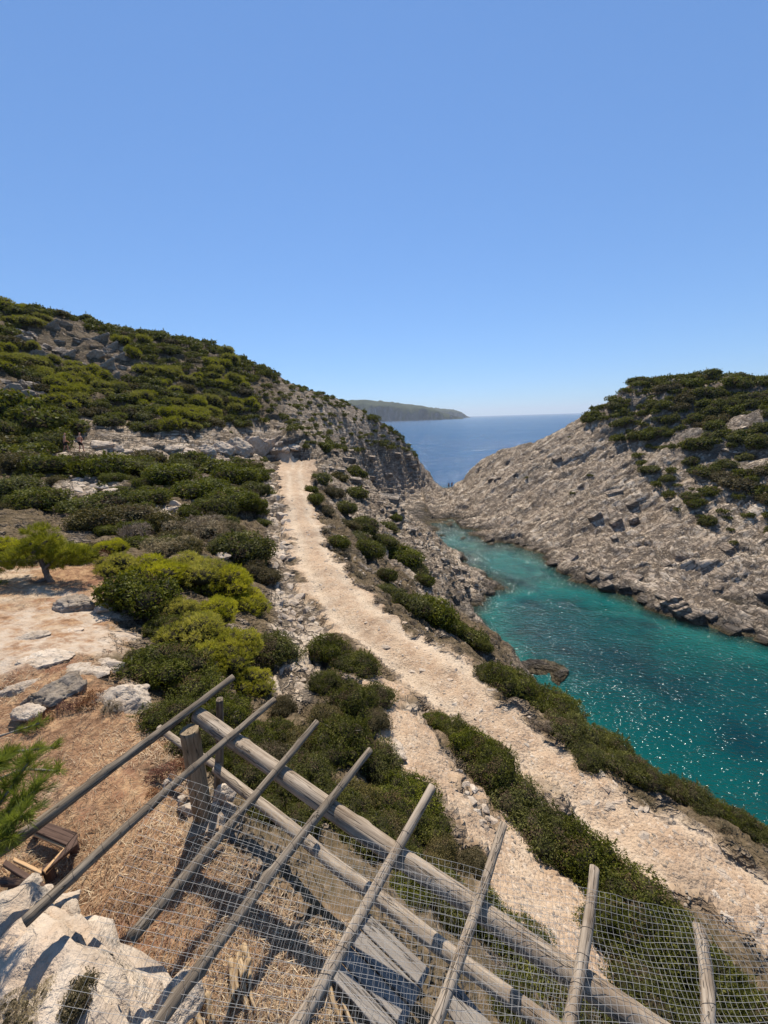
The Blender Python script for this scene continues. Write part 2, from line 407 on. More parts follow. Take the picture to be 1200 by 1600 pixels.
def hit(px, py, tmin=2.0, tmax=170):           # where a line of sight meets the land
    d = ray(px, py); ts = tmin * (tmax / tmin) ** np.linspace(0, 1, 900)
    P = CAM + d * ts[:, None]
    below = np.nonzero(P[:, 2] < ground(P[:, 0], P[:, 1]))[0]
    if len(below) == 0: return None
    k = below[0]; a = ts[max(k - 1, 0)]; b = ts[k]
    for _ in range(12):
        m = (a + b) / 2; p = CAM + d * m
        if p[2] < ground(p[0], p[1])[0]: b = m
        else: a = m
    return CAM + d * b
# ------------------------------------------------------------------ materials of the setting
def land_material():
    n = NT('limestone_land')
    pos = n.n('ShaderNodeNewGeometry').outputs['Position']
    xyz = n.z(pos)
    big = n.noise(pos, .22, 5, .6)
    mid = n.noise(pos, 1.3, 6, .62)
    fine = n.noise(pos, 9, 5, .65)
    grain = n.noise(pos, 45, 3, .6)
    rock = n.ramp(mid, [(.25, (.21, .16, .115)), (.43, (.34, .265, .20)), (.58, (.46, .37, .285)), (.8, (.57, .475, .375))])
    rock = n.mix(n.mr(big, .48, .68), rock, n.ramp(fine, [(.3, (.18, .155, .13)), (.7, (.36, .31, .26))]))
    rock = n.mix(n.mr(n.noise(pos, 3.1, 4, .7), .58, .70, 0, .7), rock, (.13, .125, .115))          # grey lichen
    rock = n.mix(n.mr(n.noise(n.mapping(pos, loc=(40, 3, 9)), .8, 3), .55, .75, 0, .55), rock, (.40, .27, .185))   # rust stain
    # bedding: noise drawn out along the beds, and ragged cracks where it folds
    def along(axis_, up_, sc_):
        e3 = Vector(axis_).normalized(); e1 = Vector(up_); e1 = (e1 - e3 * e1.dot(e3)).normalized(); e2 = e3.cross(e1)
        m_ = n.n('ShaderNodeMapping', vector_type='TEXTURE'); n.l(pos, m_.inputs[0])
        m_.inputs['Rotation'].default_value = Matrix((e1, e2, e3)).transposed().to_euler(); m_.inputs['Scale'].default_value = tuple(1 / x for x in sc_); return m_.outputs[0]
    hd = n.attr('hd')
    def two(a, b):
        x = n.n('ShaderNodeMix', data_type='FLOAT'); n.l(hd, x.inputs[0]); n.l(a, x.inputs[2]); n.l(b, x.inputs[3]); return x.outputs[0]
    bed1 = two(n.noise(along((.10, .04, .99), (1, 0, 0), (.20, .25, 2.4)), 1.1, 6, .62, .5), n.noise(along(dipR, (.8, .1, .5), (.13, .5, 1.9)), 1.1, 7, .64, .5))
    bed2 = two(n.noise(along((.2, .1, .9), (1, .4, 0), (1.4, .5, .5)), 1.0, 5, .6, .8), n.noise(along((.8, .1, .5), (0, 0, 1), (.5, .5, 1.0)), .9, 6, .64, 1.0))
    ck = n.mr(n.math('ABSOLUTE', n.math('SUBTRACT', bed1, .5)), 0, .045); ck2 = n.mr(n.math('ABSOLUTE', n.math('SUBTRACT', bed2, .5)), 0, .03)
    rock = n.mix(n.math('MULTIPLY', n.mr(bed1, .56, .68), .55), rock, (.56, .46, .355))
    rock = n.mix(n.math('MULTIPLY', n.math('SUBTRACT', 1.0, ck), .55), rock, (.12, .095, .075))
    rock = n.mix(n.math('MULTIPLY', n.math('SUBTRACT', 1.0, ck2), .5), rock, (.12, .095, .075))
    palec = n.ramp(mid, [(.28, (.33, .24, .165)), (.45, (.51, .395, .285)), (.62, (.62, .505, .38)), (.8, (.68, .575, .45))])
    palec = n.mix(n.math('MULTIPLY', n.math('SUBTRACT', 1.0, n.math('MULTIPLY', ck, ck2)), .8), palec, (.15, .115, .085))
    palec = n.mix(n.mr(bed1, .46, .36, 0, .6), palec, (.27, .20, .14)); palec = n.mix(n.mr(bed1, .56, .64, 0, .6), palec, (.68, .575, .45))
    palec = n.mix(n.mr(n.noise(pos, 1.2, 6, .7), .54, .68, 0, .55), palec, (.24, .19, .145))
    palec = n.mix(n.mr(n.noise(n.mapping(pos, loc=(9, 1, 4)), .16, 4, .6), .46, .62, 0, .5), palec, (.36, .275, .20))
    rock = n.mix(n.math('MULTIPLY', n.attr('pale'), .92), rock, palec)
    # dark spray zone by the water, ochre weed line
    zz = n.math('ADD', xyz[2], n.math('MULTIPLY', n.math('SUBTRACT', big, .5), -2.2))
    zz = n.math('ADD', zz, n.math('MULTIPLY', n.math('SUBTRACT', mid, .5), -1.6))
    rock = n.mix(n.mr(zz, .2, 1.25, .86, 0), rock, (.055, .048, .042))
    rock = n.mix(n.mr(xyz[2], .08, .4, .7, 0), rock, (.10, .075, .035))
    # bed of the cove
    bed = n.mix(n.mr(n.noise(pos, .35, 4), .46, .58), (.27, .28, .20), (.07, .08, .055))
    rock = n.mix(n.mr(xyz[2], -.9, -.15, 1, 0), rock, bed)
    # thin soil among the bushes
    soil = n.ramp(fine, [(.3, (.075, .058, .030)), (.55, (.14, .10, .058)), (.78, (.30, .225, .15))])
    sm = n.math('MULTIPLY', n.attr('soil'), n.mr(n.noise(pos, .9, 5, .65), .34, .50))
    col = n.mix(sm, rock, soil)
    # trodden rubble of the path
    pc = n.ramp(n.noise(pos, 2.3, 6, .68), [(.28, (.33, .212, .13)), (.45, (.44, .306, .198)), (.6, (.50, .37, .25)), (.78, (.57, .46, .34))])
    pc = n.mix(n.mr(n.noise(pos, .45, 3), .5, .68, 0, .55), pc, (.46, .315, .20))
    peb = n.n('ShaderNodeTexVoronoi'); n.l(pos, peb.inputs['Vector']); peb.inputs['Scale'].default_value = 22
    pebv = n.z(peb.outputs['Color'])[0]
    pc = n.mix(n.mr(pebv, .86, .95, 0, .4), pc, (.62, .52, .41)); pc = n.mix(n.mr(pebv, .12, .02, 0, .55), pc, (.29, .21, .155))
    pc = n.mix(n.math('MULTIPLY', n.attr('rut'), .75), pc, (.56, .445, .32))
    pc = n.mix(n.mr(n.noise(n.mapping(pos, loc=(3, 8, 0)), .9, 5, .65), .52, .66, 0, .65), pc, (.31, .21, .135))
    pc = n.mix(n.mr(n.noise(pos, 19, 5, .72), .55, .64, 0, .75), pc, (.17, .112, .07))
    pm = n.attr('path')
    col = n.mix(pm, col, pc)
    # needle litter and dry grass of the yard
    lc = n.ramp(n.noise(pos, 7, 6, .7), [(.3, (.16, .085, .045)), (.48, (.29, .165, .09)), (.62, (.40, .25, .135)), (.8, (.52, .38, .23))])
    lc = n.mix(n.mr(n.noise(pos, .8, 4, .6), .50, .64, 0, .85), lc, n.ramp(fine, [(.3, (.42, .31, .20)), (.7, (.60, .48, .35))]))
    lc = n.mix(n.mr(n.noise(n.mapping(pos, loc=(7, 2, 0)), 1.1, 4, .6), .56, .66, 0, .6), lc, (.23, .105, .06))
    lm_ = n.attr('litter')
    col = n.mix(lm_, col, lc)
    br = n.math('MULTIPLY', n.attr('bare'), n.mr(n.noise(pos, 1.5, 6, .68), .40, .53))                              # pale trodden limestone
    bc = n.ramp(n.noise(pos, 5, 6, .7), [(.32, (.27, .165, .10)), (.44, (.43, .32, .225)), (.7, (.52, .43, .335))])
    col = n.mix(br, col, bc)
    h = n.math('ADD', n.math('MULTIPLY', ck, .40), n.math('MULTIPLY', ck2, .30)); h = n.math('ADD', h, n.math('MULTIPLY', bed1, 1.1))
    h = n.math('ADD', h, n.math('MULTIPLY', mid, .45)); h = n.math('ADD', h, n.math('MULTIPLY', fine, .10))
    soft = n.math('SUBTRACT', 1.0, n.math('MULTIPLY', n.math('MAXIMUM', pm, n.math('MAXIMUM', n.math('MAXIMUM', lm_, n.math('MULTIPLY', sm, .85)), br)), 1.0))
    h = n.math('MULTIPLY', h, soft)
    h = n.math('ADD', h, n.math('MULTIPLY', n.math('MULTIPLY', n.voro(pos, 22), pm), -.028))
    h = n.math('ADD', h, n.math('MULTIPLY', n.math('MULTIPLY', n.noise(pos, 2.2, 5), pm), .11))
    h = n.math('ADD', h, n.math('MULTIPLY', fine, .10)); h = n.math('ADD', h, n.math('MULTIPLY', grain, .022))
    nb = n.bump(h, 1.0, .55)
    n.principled(col, .93, nb, .12)
    return n.m
MLAND = land_material()

# where soil lies between the bushes
SOIL = np.clip(1 - RIGHTM * .75 - tipm * .75, 0, 1) * sstep(1.5, 5, ZB) * sstep(.55, .25, SLOPE)
# pale, scoured limestone: the cut above the path, the bank, the spur and the face of the headland
PALE = np.zeros(XX.shape)
_d = P3 - CAM; _t = _d @ FWD; _u = (600 + FPX * (_d @ RIGHT) / np.maximum(_t, .1)).reshape(XX.shape); _v = (800 - FPX * (_d @ UP) / np.maximum(_t, .1)).reshape(XX.shape); _t = _t.reshape(XX.shape)
for poly, amt in (([(120, 640), (260, 668), (330, 655), (440, 650), (450, 722), (350, 724), (90, 722), (90, 690)], 1), ([(405, 720), (440, 735), (452, 830), (460, 905), (515, 985), (490, 1100), (425, 1085), (428, 960), (415, 850)], 1), ([(540, 740), (640, 800), (800, 920), (740, 950), (620, 850), (530, 780)], .8),
                  ([(650, 860), (690, 770), (790, 690), (880, 655), (1000, 680), (1060, 740), (1210, 700), (1210, 1060), (800, 880)], .85), ([(20, 500), (110, 490), (220, 545), (225, 600), (140, 590), (40, 560)], .12), ([(440, 590), (620, 680), (690, 790), (560, 800), (480, 720), (440, 660)], .62), ([(590, 1080), (650, 1090), (760, 1290), (720, 1320), (650, 1200)], 1), ([(505, 725), (560, 738), (640, 805), (720, 900), (690, 960), (620, 880), (560, 830), (512, 780)], .8), ([(95, 725), (185, 725), (195, 800), (90, 790)], .8), ([(220, 775), (335, 775), (335, 820), (220, 820)], .8)):
    m_ = in_poly(np.array(poly, float), _u + _nw * 20, _v + _nw * 14) & (_t > 2); PALE[m_] = np.maximum(PALE[m_], amt)
for _ in range(2): PALE[1:-1, 1:-1] = (PALE[1:-1, 1:-1] * 2 + PALE[:-2, 1:-1] + PALE[2:, 1:-1] + PALE[1:-1, :-2] + PALE[1:-1, 2:]) / 6
SOIL = SOIL * (1 - .85 * np.clip(PALE * 1.2, 0, 1))
BARE = np.zeros(XX.shape)
for px, py, r in ((60, 1010, 1.25), (130, 975, 1.1), (0, 1040, 1.0), (190, 1010, .6)):
    p = at_z(px, py, 17.9); BARE = np.maximum(BARE, sstep(r, r * .6, np.hypot((XX - p[0]) * .75, YY - p[1]) + _nw * 1.2))
ny, nx = XX.shape
IDX = np.arange(ny * nx).reshape(ny, nx)
FALL = np.stack((IDX[:-1, :-1], IDX[:-1, 1:], IDX[1:, 1:], IDX[1:, :-1]), -1).reshape(-1, 4)
VALL = np.stack((PXg, PYg, PZg), -1).reshape(-1, 3)
def facemax(A): return np.maximum(np.maximum(A[:-1, :-1], A[1:, 1:]), np.maximum(A[:-1, 1:], A[1:, :-1])).ravel()
_pm = PATHM[:-1, :-1].ravel() > .5; _tm = TRM[:-1, :-1].ravel() > .5; _ym = YARDM[:-1, :-1].ravel() > .5; _rm = RIGHTM[:-1, :-1].ravel()
_ok = facemax(PZg) > -9
cls = np.where(_pm, 1, np.where(_tm, 2, np.where(_ym, 3, np.where(_rm, 4, 0))))
SET = {}
for c, nm in ((0, 'hillside'), (1, 'path'), (2, 'foot_track'), (3, 'yard_ground'), (4, 'headland')):
    f = FALL[(cls == c) & _ok]
    u, inv = np.unique(f, return_inverse=True)
    me = mesh_np(nm, VALL[u], inv.reshape(-1, 4), True, [MLAND])
    for k, A in (('soil', SOIL), ('path', np.clip(PATHM + TRM, 0, 1)), ('litter', YARDM), ('bare', BARE), ('pale', PALE), ('hd', RIGHTM), ('rut', RUT)): vattr(me, k, A.ravel()[u])
    SET[nm] = tag(link(nm, me), kind='structure')

# ------------------------------------------------------------------ sea
def sea_material():
    n = NT('sea_water')
    pos = n.n('ShaderNodeNewGeometry').outputs['Position']
    dep = n.attr('depth')
    weed = n.noise(pos, .15, 4, .6)
    d2 = n.math('ADD', dep, n.math('MULTIPLY', n.math('SUBTRACT', weed, .5), 1.6))
    col = n.ramp(n.mr(d2, 0, 12, 0, 1, False), [(0, (.04, .13, .10)), (.10, (.008, .105, .090)), (.28, (.001, .062, .058)), (.5, (.0003, .036, .043)), (1, (.010, .060, .15))])
    col = n.mix(n.math('MULTIPLY', n.mr(weed, .48, .68), n.mr(dep, 9, 6, 0, .65)), col, (.0012, .018, .026))   # weed beds
    tr = n.n('ShaderNodeBsdfTransparent'); tr.inputs[0].default_value = (.72, .93, .90, 1)
    df = n.n('ShaderNodeBsdfDiffuse'); n.l(col, df.inputs[0])
    m1 = n.n('ShaderNodeMixShader'); n.l(n.mr(dep, .05, 2.0, .12, .97), m1.inputs[0]); n.l(tr.outputs[0], m1.inputs[1]); n.l(df.outputs[0], m1.inputs[2])
    stretch = n.mapping(pos, scale=(.75, 1.25, 1), rot=(0, 0, .3))
    h = n.math('MULTIPLY', n.noise(stretch, .45, 2, .5), .42)
    h = n.math('ADD', h, n.math('MULTIPLY', n.noise(stretch, 3.1, 2, .55), .22))
    h = n.math('ADD', h, n.math('MULTIPLY', n.noise(stretch, 4.5, 1, .5), .075))
    gust = n.noise(n.mapping(pos, scale=(.006, .05, 1)), 1.0, 4, .6)
    h = n.math('MULTIPLY', h, n.mr(gust, .38, .62, .55, 1.35))
    nb = n.bump(h, 1.0, 1.0)
    gl = n.n('ShaderNodeBsdfGlossy'); gl.inputs['Roughness'].default_value = .12; n.l(nb, gl.inputs['Normal'])
    fr = n.n('ShaderNodeFresnel'); fr.inputs['IOR'].default_value = 1.33; n.l(nb, fr.inputs['Normal'])
    fcap = n.math('MINIMUM', fr.outputs[0], .55)
    m2 = n.n('ShaderNodeMixShader'); n.l(fcap, m2.inputs[0]); n.l(m1.outputs[0], m2.inputs[1]); n.l(gl.outputs[0], m2.inputs[2])
    n.l(m2.outputs[0], n.out.inputs[0])
    return n.m
def geo(a, b, s, g):
    out = [a]
    while abs(out[-1] - a) < abs(b - a): out.append(out[-1] + s); s *= g
    out[-1] = b; return out
sx = np.array(sorted(set(geo(-30, -16000, -2, 1.35)[1:] + list(np.arange(-30, 5, 1.0)) + list(np.arange(5, 60, .4)) + geo(60, 16000, 1, 1.3)[0:])))
sy = np.array(sorted(set(geo(-12, -300, -2, 1.6)[1:] + list(np.arange(-12, 135, .45)) + geo(135, 24000, 1, 1.25))))
SXX, SYY = np.meshgrid(sx, sy)
_in = (SXX > GX[0]) & (SXX < GX[-1]) & (SYY > GY[0]) & (SYY < GY[-1])
sd = np.full(SXX.shape, 30.0); _bh = base_h(SXX[_in], SYY[_in]); sd[_in] = -_bh
_g = ground(SXX[_in], SYY[_in]); sd[_in] = np.where(_bh > -2.5, -_g, sd[_in])
sd = np.where(SYY > 116, np.maximum(sd, (SYY - 116) * 1.2), sd); sd = np.where(SYY > 128, 30, sd)
sd = np.clip(sd, 0, 30)
si = np.arange(SXX.size).reshape(SXX.shape)
sf = np.stack((si[:-1, :-1], si[:-1, 1:], si[1:, 1:], si[1:, :-1]), -1).reshape(-1, 4)
me = mesh_np('sea', np.stack((SXX.ravel(), SYY.ravel(), np.zeros(SXX.size)), 1), sf, True, [sea_material()])
vattr(me, 'depth', sd.ravel())
SEA = tag(link('sea', me), kind='structure')

# ------------------------------------------------------------------ far coast: a long cape a few kilometres out
def far_cape(name, pts, dist, depth, seed):
    """pts: (photo px, top py); cliff drops to the sea; land runs back behind the crest"""
    n = 160
    pxs = np.linspace(pts[0][0], pts[-1][0], n); tops = np.interp(pxs, [p[0] for p in pts], [p[1] for p in pts])
    rows = []
    prof = [(0, 0.0), (.02, .12), (.04, .28), (.06, .44), (.085, .58), (.11, .68), (.2, .74), (.32, .82), (.5, .90), (.75, .97), (1.0, 1.0), (1.3, .85), (1.9, 0)]
    base = []
    for px, ty in zip(pxs, tops):
        d = dist * (1 + .35 * (px - pts[0][0]) / (pts[-1][0] - pts[0][0]))
        p = at_t(px, ty, d); base.append(p)
    base = np.array(base)
    fx = np.array([0.0, 1.0])
    V = []
    for k, (f, hh) in enumerate(prof):
        q = base.copy(); off = depth * (f - .6)
        q[:, 1] += off + depth * .16 * fbm(np.stack((np.arange(n) * .16, np.full(n, k * .10), np.zeros(n)), 1), 5, seed)
        q[:, 2] = np.maximum(base[:, 2], 3) * hh * (1 + .10 * fbm(np.stack((np.arange(n) * .2, np.full(n, k * 1.1), np.zeros(n)), 1), 3, seed + 5) * (0 < hh < 1)) - (2 if hh == 0 else 0)
        V.append(q)
    V = np.array(V); K = len(prof)
    idx = np.arange(K * n).reshape(K, n)
    F = np.stack((idx[:-1, :-1], idx[:-1, 1:], idx[1:, 1:], idx[1:, :-1]), -1).reshape(-1, 4)
    m = NT('far_coast_rock'); pos = m.n('ShaderNodeNewGeometry').outputs['Position']; nz = m.z(m.n('ShaderNodeNewGeometry').outputs['Normal'])[2]
    rc = m.ramp(m.noise(m.mapping(pos, scale=(1, 1, .25)), .022, 6, .65), [(.3, (.05, .05, .045)), (.55, (.12, .11, .095)), (.75, (.26, .235, .20))])  # cliff tones lowered: backlit shade put into the rock colour
    gc = m.ramp(m.noise(pos, .012, 6, .65), [(.35, (.025, .034, .012)), (.6, (.05, .056, .02)), (.8, (.10, .095, .05))])
    m.principled(m.mix(m.mr(nz, .32, .62), rc, gc), .95, m.bump(m.noise(pos, .03, 6, .65), 1.0, 14), .05)
    me = mesh_np(name, V.reshape(-1, 3), F, False, [m.m]); return tag(link(name, me), kind='structure')
far_cape('far_cape', [(440, 622), (480, 626), (520, 627), (545, 624), (568, 622), (590, 625), (625, 628), (650, 632), (672, 636), (690, 643), (705, 649), (714, 652)], 2600, 520, 3)
far_cape('far_headland', [(655, 640), (675, 636), (692, 638), (708, 639), (718, 642), (724, 648), (728, 651.5)], 3900, 420, 8)
# ------------------------------------------------------------------ vegetation
def leaf_material(name, c0, c1, c2, trans=.30, spec=.25, tcol=None, rough=.55):
    n = NT(name)
    v = n.attr('v'); oi = n.n('ShaderNodeObjectInfo').outputs['Random']
    pos = n.n('ShaderNodeNewGeometry').outputs['Position']
    col = n.ramp(v, [(0, c0), (.55, c1), (1, c2)])
    hs = n.n('ShaderNodeHueSaturation'); n.l(col, hs.inputs['Color'])
    n.l(n.mr(oi, 0, 1, .488, .512, False), hs.inputs['Hue']); n.l(n.mr(n.noise(pos, .55, 3), .3, .7, .72, 1.3, False), hs.inputs['Value'])
    n.l(n.mr(oi, 0, 1, .8, 1.08, False), hs.inputs['Saturation'])
    p = n.principled(hs.outputs[0], rough, None, spec)
    if trans > 0:
        t = n.n('ShaderNodeBsdfTranslucent'); n.l(n.mix(.5, hs.outputs[0], tcol) if tcol else hs.outputs[0], t.inputs[0])
        m = n.n('ShaderNodeMixShader'); m.inputs[0].default_value = trans
        n.l(p.outputs[0], m.inputs[1]); n.l(t.outputs[0], m.inputs[2]); n.l(m.outputs[0], n.out.inputs[0])
    return n.m
MDARK = leaf_material('mastic_leaves', (.026, .031, .005), (.080, .084, .012), (.20, .186, .034), .32, .10, (.20, .21, .015))
MPINE = leaf_material('pine_needles', (.060, .072, .007), (.145, .148, .010), (.28, .255, .022), .40, .15, (.34, .33, .03))
MPINEN = leaf_material('fresh_pine_needles', (.115, .125, .008), (.30, .28, .014), (.52, .45, .03), .46, .2, (.50, .46, .03))
MBRWN = leaf_material('dry_twigs', (.13, .095, .055), (.25, .185, .11), (.40, .31, .19), .12, .1, None, .85)
MDEAD = leaf_material('withered_leaves', (.055, .036, .018), (.105, .070, .034), (.17, .115, .06), .15, .05, None, .85)
MMIXD = leaf_material('mixed_leaves', (.050, .044, .013), (.105, .085, .027), (.21, .155, .06), .25, .1, (.18, .14, .02))
MRED = leaf_material('dead_leaves', (.10, .035, .02), (.19, .075, .04), (.30, .15, .08), .2, .1, None, .8)
n_ = NT('light_block_core'); n_.principled(n_.ramp(n_.noise(n_.coord(), 9, 3), [(.3, (.022, .020, .010)), (.7, (.050, .042, .022))]), .95, None, .05); MCORE = n_.m  # dark solid core added inside the bushes to block light
def bark_material(name, a, b):
    n = NT(name); c = n.coord()
    v = n.noise(n.mapping(c, scale=(1, 1, .25)), 28, 5, .7)
    n.principled(n.ramp(v, [(.3, a), (.7, b)]), .9, n.bump(v, .7, .02), .1); return n.m
MBARK = bark_material('pine_bark', (.07, .05, .038), (.22, .17, .135))
MTWIG = bark_material('grey_twig', (.16, .13, .10), (.34, .30, .25))

_ico = bmesh.new(); bmesh.ops.create_icosphere(_ico, subdivisions=2, radius=1)
ICOV = np.array([v.co[:] for v in _ico.verts]); ICOF = np.array([[v.index for v in f.verts] for f in _ico.faces]); _ico.free()

def norm(a): return a / np.maximum(np.linalg.norm(a, axis=-1, keepdims=True), 1e-9)
def lobes_for(r, n, height, spread=.62):
    a = r.uniform(0, 2 * np.pi, n); d = np.sqrt(r.uniform(0, 1, n)) * spread
    c = np.stack((np.cos(a) * d, np.sin(a) * d, height * np.sqrt(np.maximum(1 - (d / 1.0) ** 2, .05)) * r.uniform(.35, .72, n)), 1)
    rad = r.uniform(.20, .40, n) * (1.15 - .35 * d)
    return c, rad
def shell_points(r, c, rad, n, zs=.85, lo=.86, hi=1.1):
    """points near the outer skin of a heap of lobes, with outward directions"""
    k = r.choice(len(c), n * 2, p=rad ** 2 / (rad ** 2).sum())
    d = norm(r.normal(size=(n * 2, 3)) + np.array((0, 0, .35)))
    p = c[k] + d * (rad[k] * r.uniform(lo, hi, n * 2))[:, None] * np.array((1, 1, zs))
    q = (p[:, None] - c[None]) / np.array((1, 1, zs))
    ins = (np.linalg.norm(q, axis=2) < rad[None] * .84).sum(1) > 0
    ok = ~ins & (p[:, 2] > .02)
    return p[ok][:n], d[ok][:n]
def quads(P, N, T, L, W):                      # rhombic leaves: centre P, facing N, along T
    T = norm(T - N * (T * N).sum(1, keepdims=True)); B = np.cross(N, T)
    L = np.asarray(L).reshape(-1, 1); W = np.asarray(W).reshape(-1, 1)
    V = np.stack((P - T * L, P + B * W, P + T * L, P - B * W), 1).reshape(-1, 3)
    return V, np.arange(len(V)).reshape(-1, 4)
def assemble(name, parts, mats):
    """parts: list of (V, F quads or tris, v values per vertex, material index)"""
    Vs = []; Fs = []; vs = []; ms = []; off = 0
    for V, F, v, m in parts:
        F = np.asarray(F)
        if F.shape[1] == 3: F = np.concatenate((F, F[:, 2:3]), 1)
        Vs.append(V); Fs.append(F + off); vs.append(v); ms.append(np.full(len(F), m)); off += len(V)
    V = np.concatenate(Vs); F = np.concatenate(Fs); v = np.concatenate(vs); m = np.concatenate(ms)
    me = bpy.data.meshes.new(name)
    tri = F[:, 2] == F[:, 3]
    tot = np.where(tri, 3, 4)
    me.vertices.add(len(V)); me.vertices.foreach_set('co', V.astype(np.float32).ravel())
    li = np.concatenate([F[:, :3], np.where(tri, -1, F[:, 3])[:, None]], 1).ravel(); li = li[li >= 0]
    me.loops.add(len(li)); me.loops.foreach_set('vertex_index', li.astype(np.int32))
    me.polygons.add(len(F)); me.polygons.foreach_set('loop_start', np.concatenate(([0], np.cumsum(tot)[:-1])).astype(np.int32))
    for x in mats: me.materials.append(x)
    me.polygons.foreach_set('material_index', m.astype(np.int32))
    me.update(calc_edges=True)
    vattr(me, 'v', v)
    return me
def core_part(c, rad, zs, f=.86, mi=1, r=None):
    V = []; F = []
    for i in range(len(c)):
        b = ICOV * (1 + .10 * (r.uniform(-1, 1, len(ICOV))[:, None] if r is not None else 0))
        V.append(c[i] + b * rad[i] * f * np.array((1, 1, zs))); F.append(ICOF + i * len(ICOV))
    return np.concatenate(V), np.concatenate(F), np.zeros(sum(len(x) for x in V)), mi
def bush_mesh(name, seed, nl, nleaf, leaf, height, mat, aspect=.5, nlift=.55, lo=.84, hi=1.12, up=.0, core=.68):
    r = np.random.default_rng(seed)
    c, rad = lobes_for(r, nl, height)
    c[:, 2] = np.maximum(c[:, 2], rad * .35)
    P, D = shell_points(r, c, rad, nleaf, .85, lo, hi)
    N = norm(D + nlift * r.normal(size=D.shape)); T = norm(r.normal(size=D.shape) + np.array((0, 0, up)))
    s = leaf * r.uniform(.6, 1.35, len(P))
    V, F = quads(P, N, T, s, s * aspect)
    clump = vnoise(P * 3.2 + seed, 3) * .35
    v = np.clip(.5 + clump + r.normal(0, .22, len(P)), 0, 1)
    dead = (vnoise(P * 2.4 + seed * 3, 8) > .52) & (r.uniform(size=len(P)) < .65)      # dry patches
    fi = np.where(dead, 2, 0)
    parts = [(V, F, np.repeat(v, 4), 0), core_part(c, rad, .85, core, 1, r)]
    # leafy shoots standing out of the outline
    ns = 26 + nl; S, SD = shell_points(r, c, rad, ns, .85, .95, 1.05); per = max(8, nleaf // 260)
    A = norm(SD + np.array((0, 0, .6)) + .4 * r.normal(size=SD.shape)); k = np.repeat(np.arange(len(S)), per); fl = r.uniform(0, 1, len(k)) * (.10 + .20 * r.uniform(size=len(S)) ** 2)[k]
    PP = S[k] + A[k] * fl[:, None] + r.normal(0, .014, (len(k), 3)); NN = norm(r.normal(size=PP.shape)); s2 = leaf * r.uniform(.6, 1.1, len(k))
    V2, F2 = quads(PP, NN, norm(A[k] + .8 * r.normal(size=PP.shape)), s2, s2 * aspect)
    parts.append((V2, F2, np.repeat(np.clip(r.normal(.65, .2, len(k)), 0, 1), 4), 0))
    # bare twigs
    nt_ = 22; S, SD = shell_points(r, c, rad, nt_, .85, .9, 1.0); A = norm(SD + .6 * r.normal(size=SD.shape)); L3 = r.uniform(.05, .14, len(S))
    V3, F3 = quads(S + A * L3[:, None] * .6, norm(np.cross(A, norm(r.normal(size=A.shape)))), A, L3, np.full(len(S), .006))
    parts.append((V3, F3, np.full(len(V3), .5), 3))
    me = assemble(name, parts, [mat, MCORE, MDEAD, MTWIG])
    mi = np.empty(len(me.polygons), np.int32); me.polygons.foreach_get('material_index', mi); mi[:len(F)] = fi; me.polygons.foreach_set('material_index', mi)
    return me
def needle_mesh(name, seed, nl, ntuft, per, length, width, height, mat):
    """pine foliage: brushes of needles at the ends of many shoots"""
    r = np.random.default_rng(seed)
    c, rad = lobes_for(r, nl, height); c[:, 2] = np.maximum(c[:, 2], rad * .4)
    P, D = shell_points(r, c, rad, ntuft, .9, .78, 1.08)
    A = norm(D + np.array((0, 0, .55)) + .35 * r.normal(size=D.shape))
    k = np.repeat(np.arange(len(P)), per)
    N0 = norm(A[k] + .62 * r.normal(size=(len(k), 3)))
    L = length * r.uniform(.6, 1.2, len(k))
    C = P[k] + A[k] * (r.uniform(-.5, .5, len(k)) * length)[:, None] + N0 * (L * .5)[:, None]
    side = norm(np.cross(N0, norm(r.normal(size=N0.shape))))
    V, F = quads(C, side, N0, L * .5, width * r.uniform(.7, 1.3, len(k)))
    tv = np.clip(.55 + vnoise(P * 2.6 + seed, 4) * .4 + r.normal(0, .12, len(P)), 0, 1)
    v = np.clip(tv[k] + r.normal(0, .12, len(k)), 0, 1)
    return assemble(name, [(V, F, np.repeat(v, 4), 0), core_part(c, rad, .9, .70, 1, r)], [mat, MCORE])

FARB = [bush_mesh('far_bush_foliage', 100 + i, 13, 1700, .060, .66, MDARK, .5, .7, .72, 1.25) for i in range(5)]
FARB += [bush_mesh('far_bush_foliage', 110 + i, 12, 1500, .060, .58, MMIXD, .5, .7, .72, 1.25) for i in range(2)]
MIDB = [bush_mesh('bush_foliage', 120 + i, 22, 6500, .036, .70, MDARK, .5, .75, .70, 1.25) for i in range(4)]
MIDB += [bush_mesh('bush_foliage', 128 + i, 20, 6000, .036, .66, MMIXD, .5, .75, .70, 1.25) for i in range(2)]
NEARB = [bush_mesh('near_bush_foliage', 140 + i, 30, 15000, .0235, .70, MDARK, .5, .8, .68, 1.22) for i in range(3)]
NEARB += [bush_mesh('near_bush_foliage', 147 + i, 26, 14000, .0235, .68, MMIXD, .5, .8, .68, 1.22) for i in range(2)]
FARP = [needle_mesh('far_pine_foliage', 160 + i, 9, 420, 7, .13, .012, .75, MPINE) for i in range(3)]
MIDP = [needle_mesh('pine_foliage', 170 + i, 15, 1150, 14, .095, .0050, .74, MPINEN) for i in range(3)]
BRN = [bush_mesh('dry_shrub_twigs', 180 + i, 12, 4200, .060, .78, MBRWN, .12, .9, .5, 1.25, .8, .35) for i in range(3)]
REDB = [bush_mesh('dead_shrub_leaves', 190 + i, 14, 3000, .042, .40, MRED, .4, .9, .4, 1.5, .2, .15) for i in range(1)]
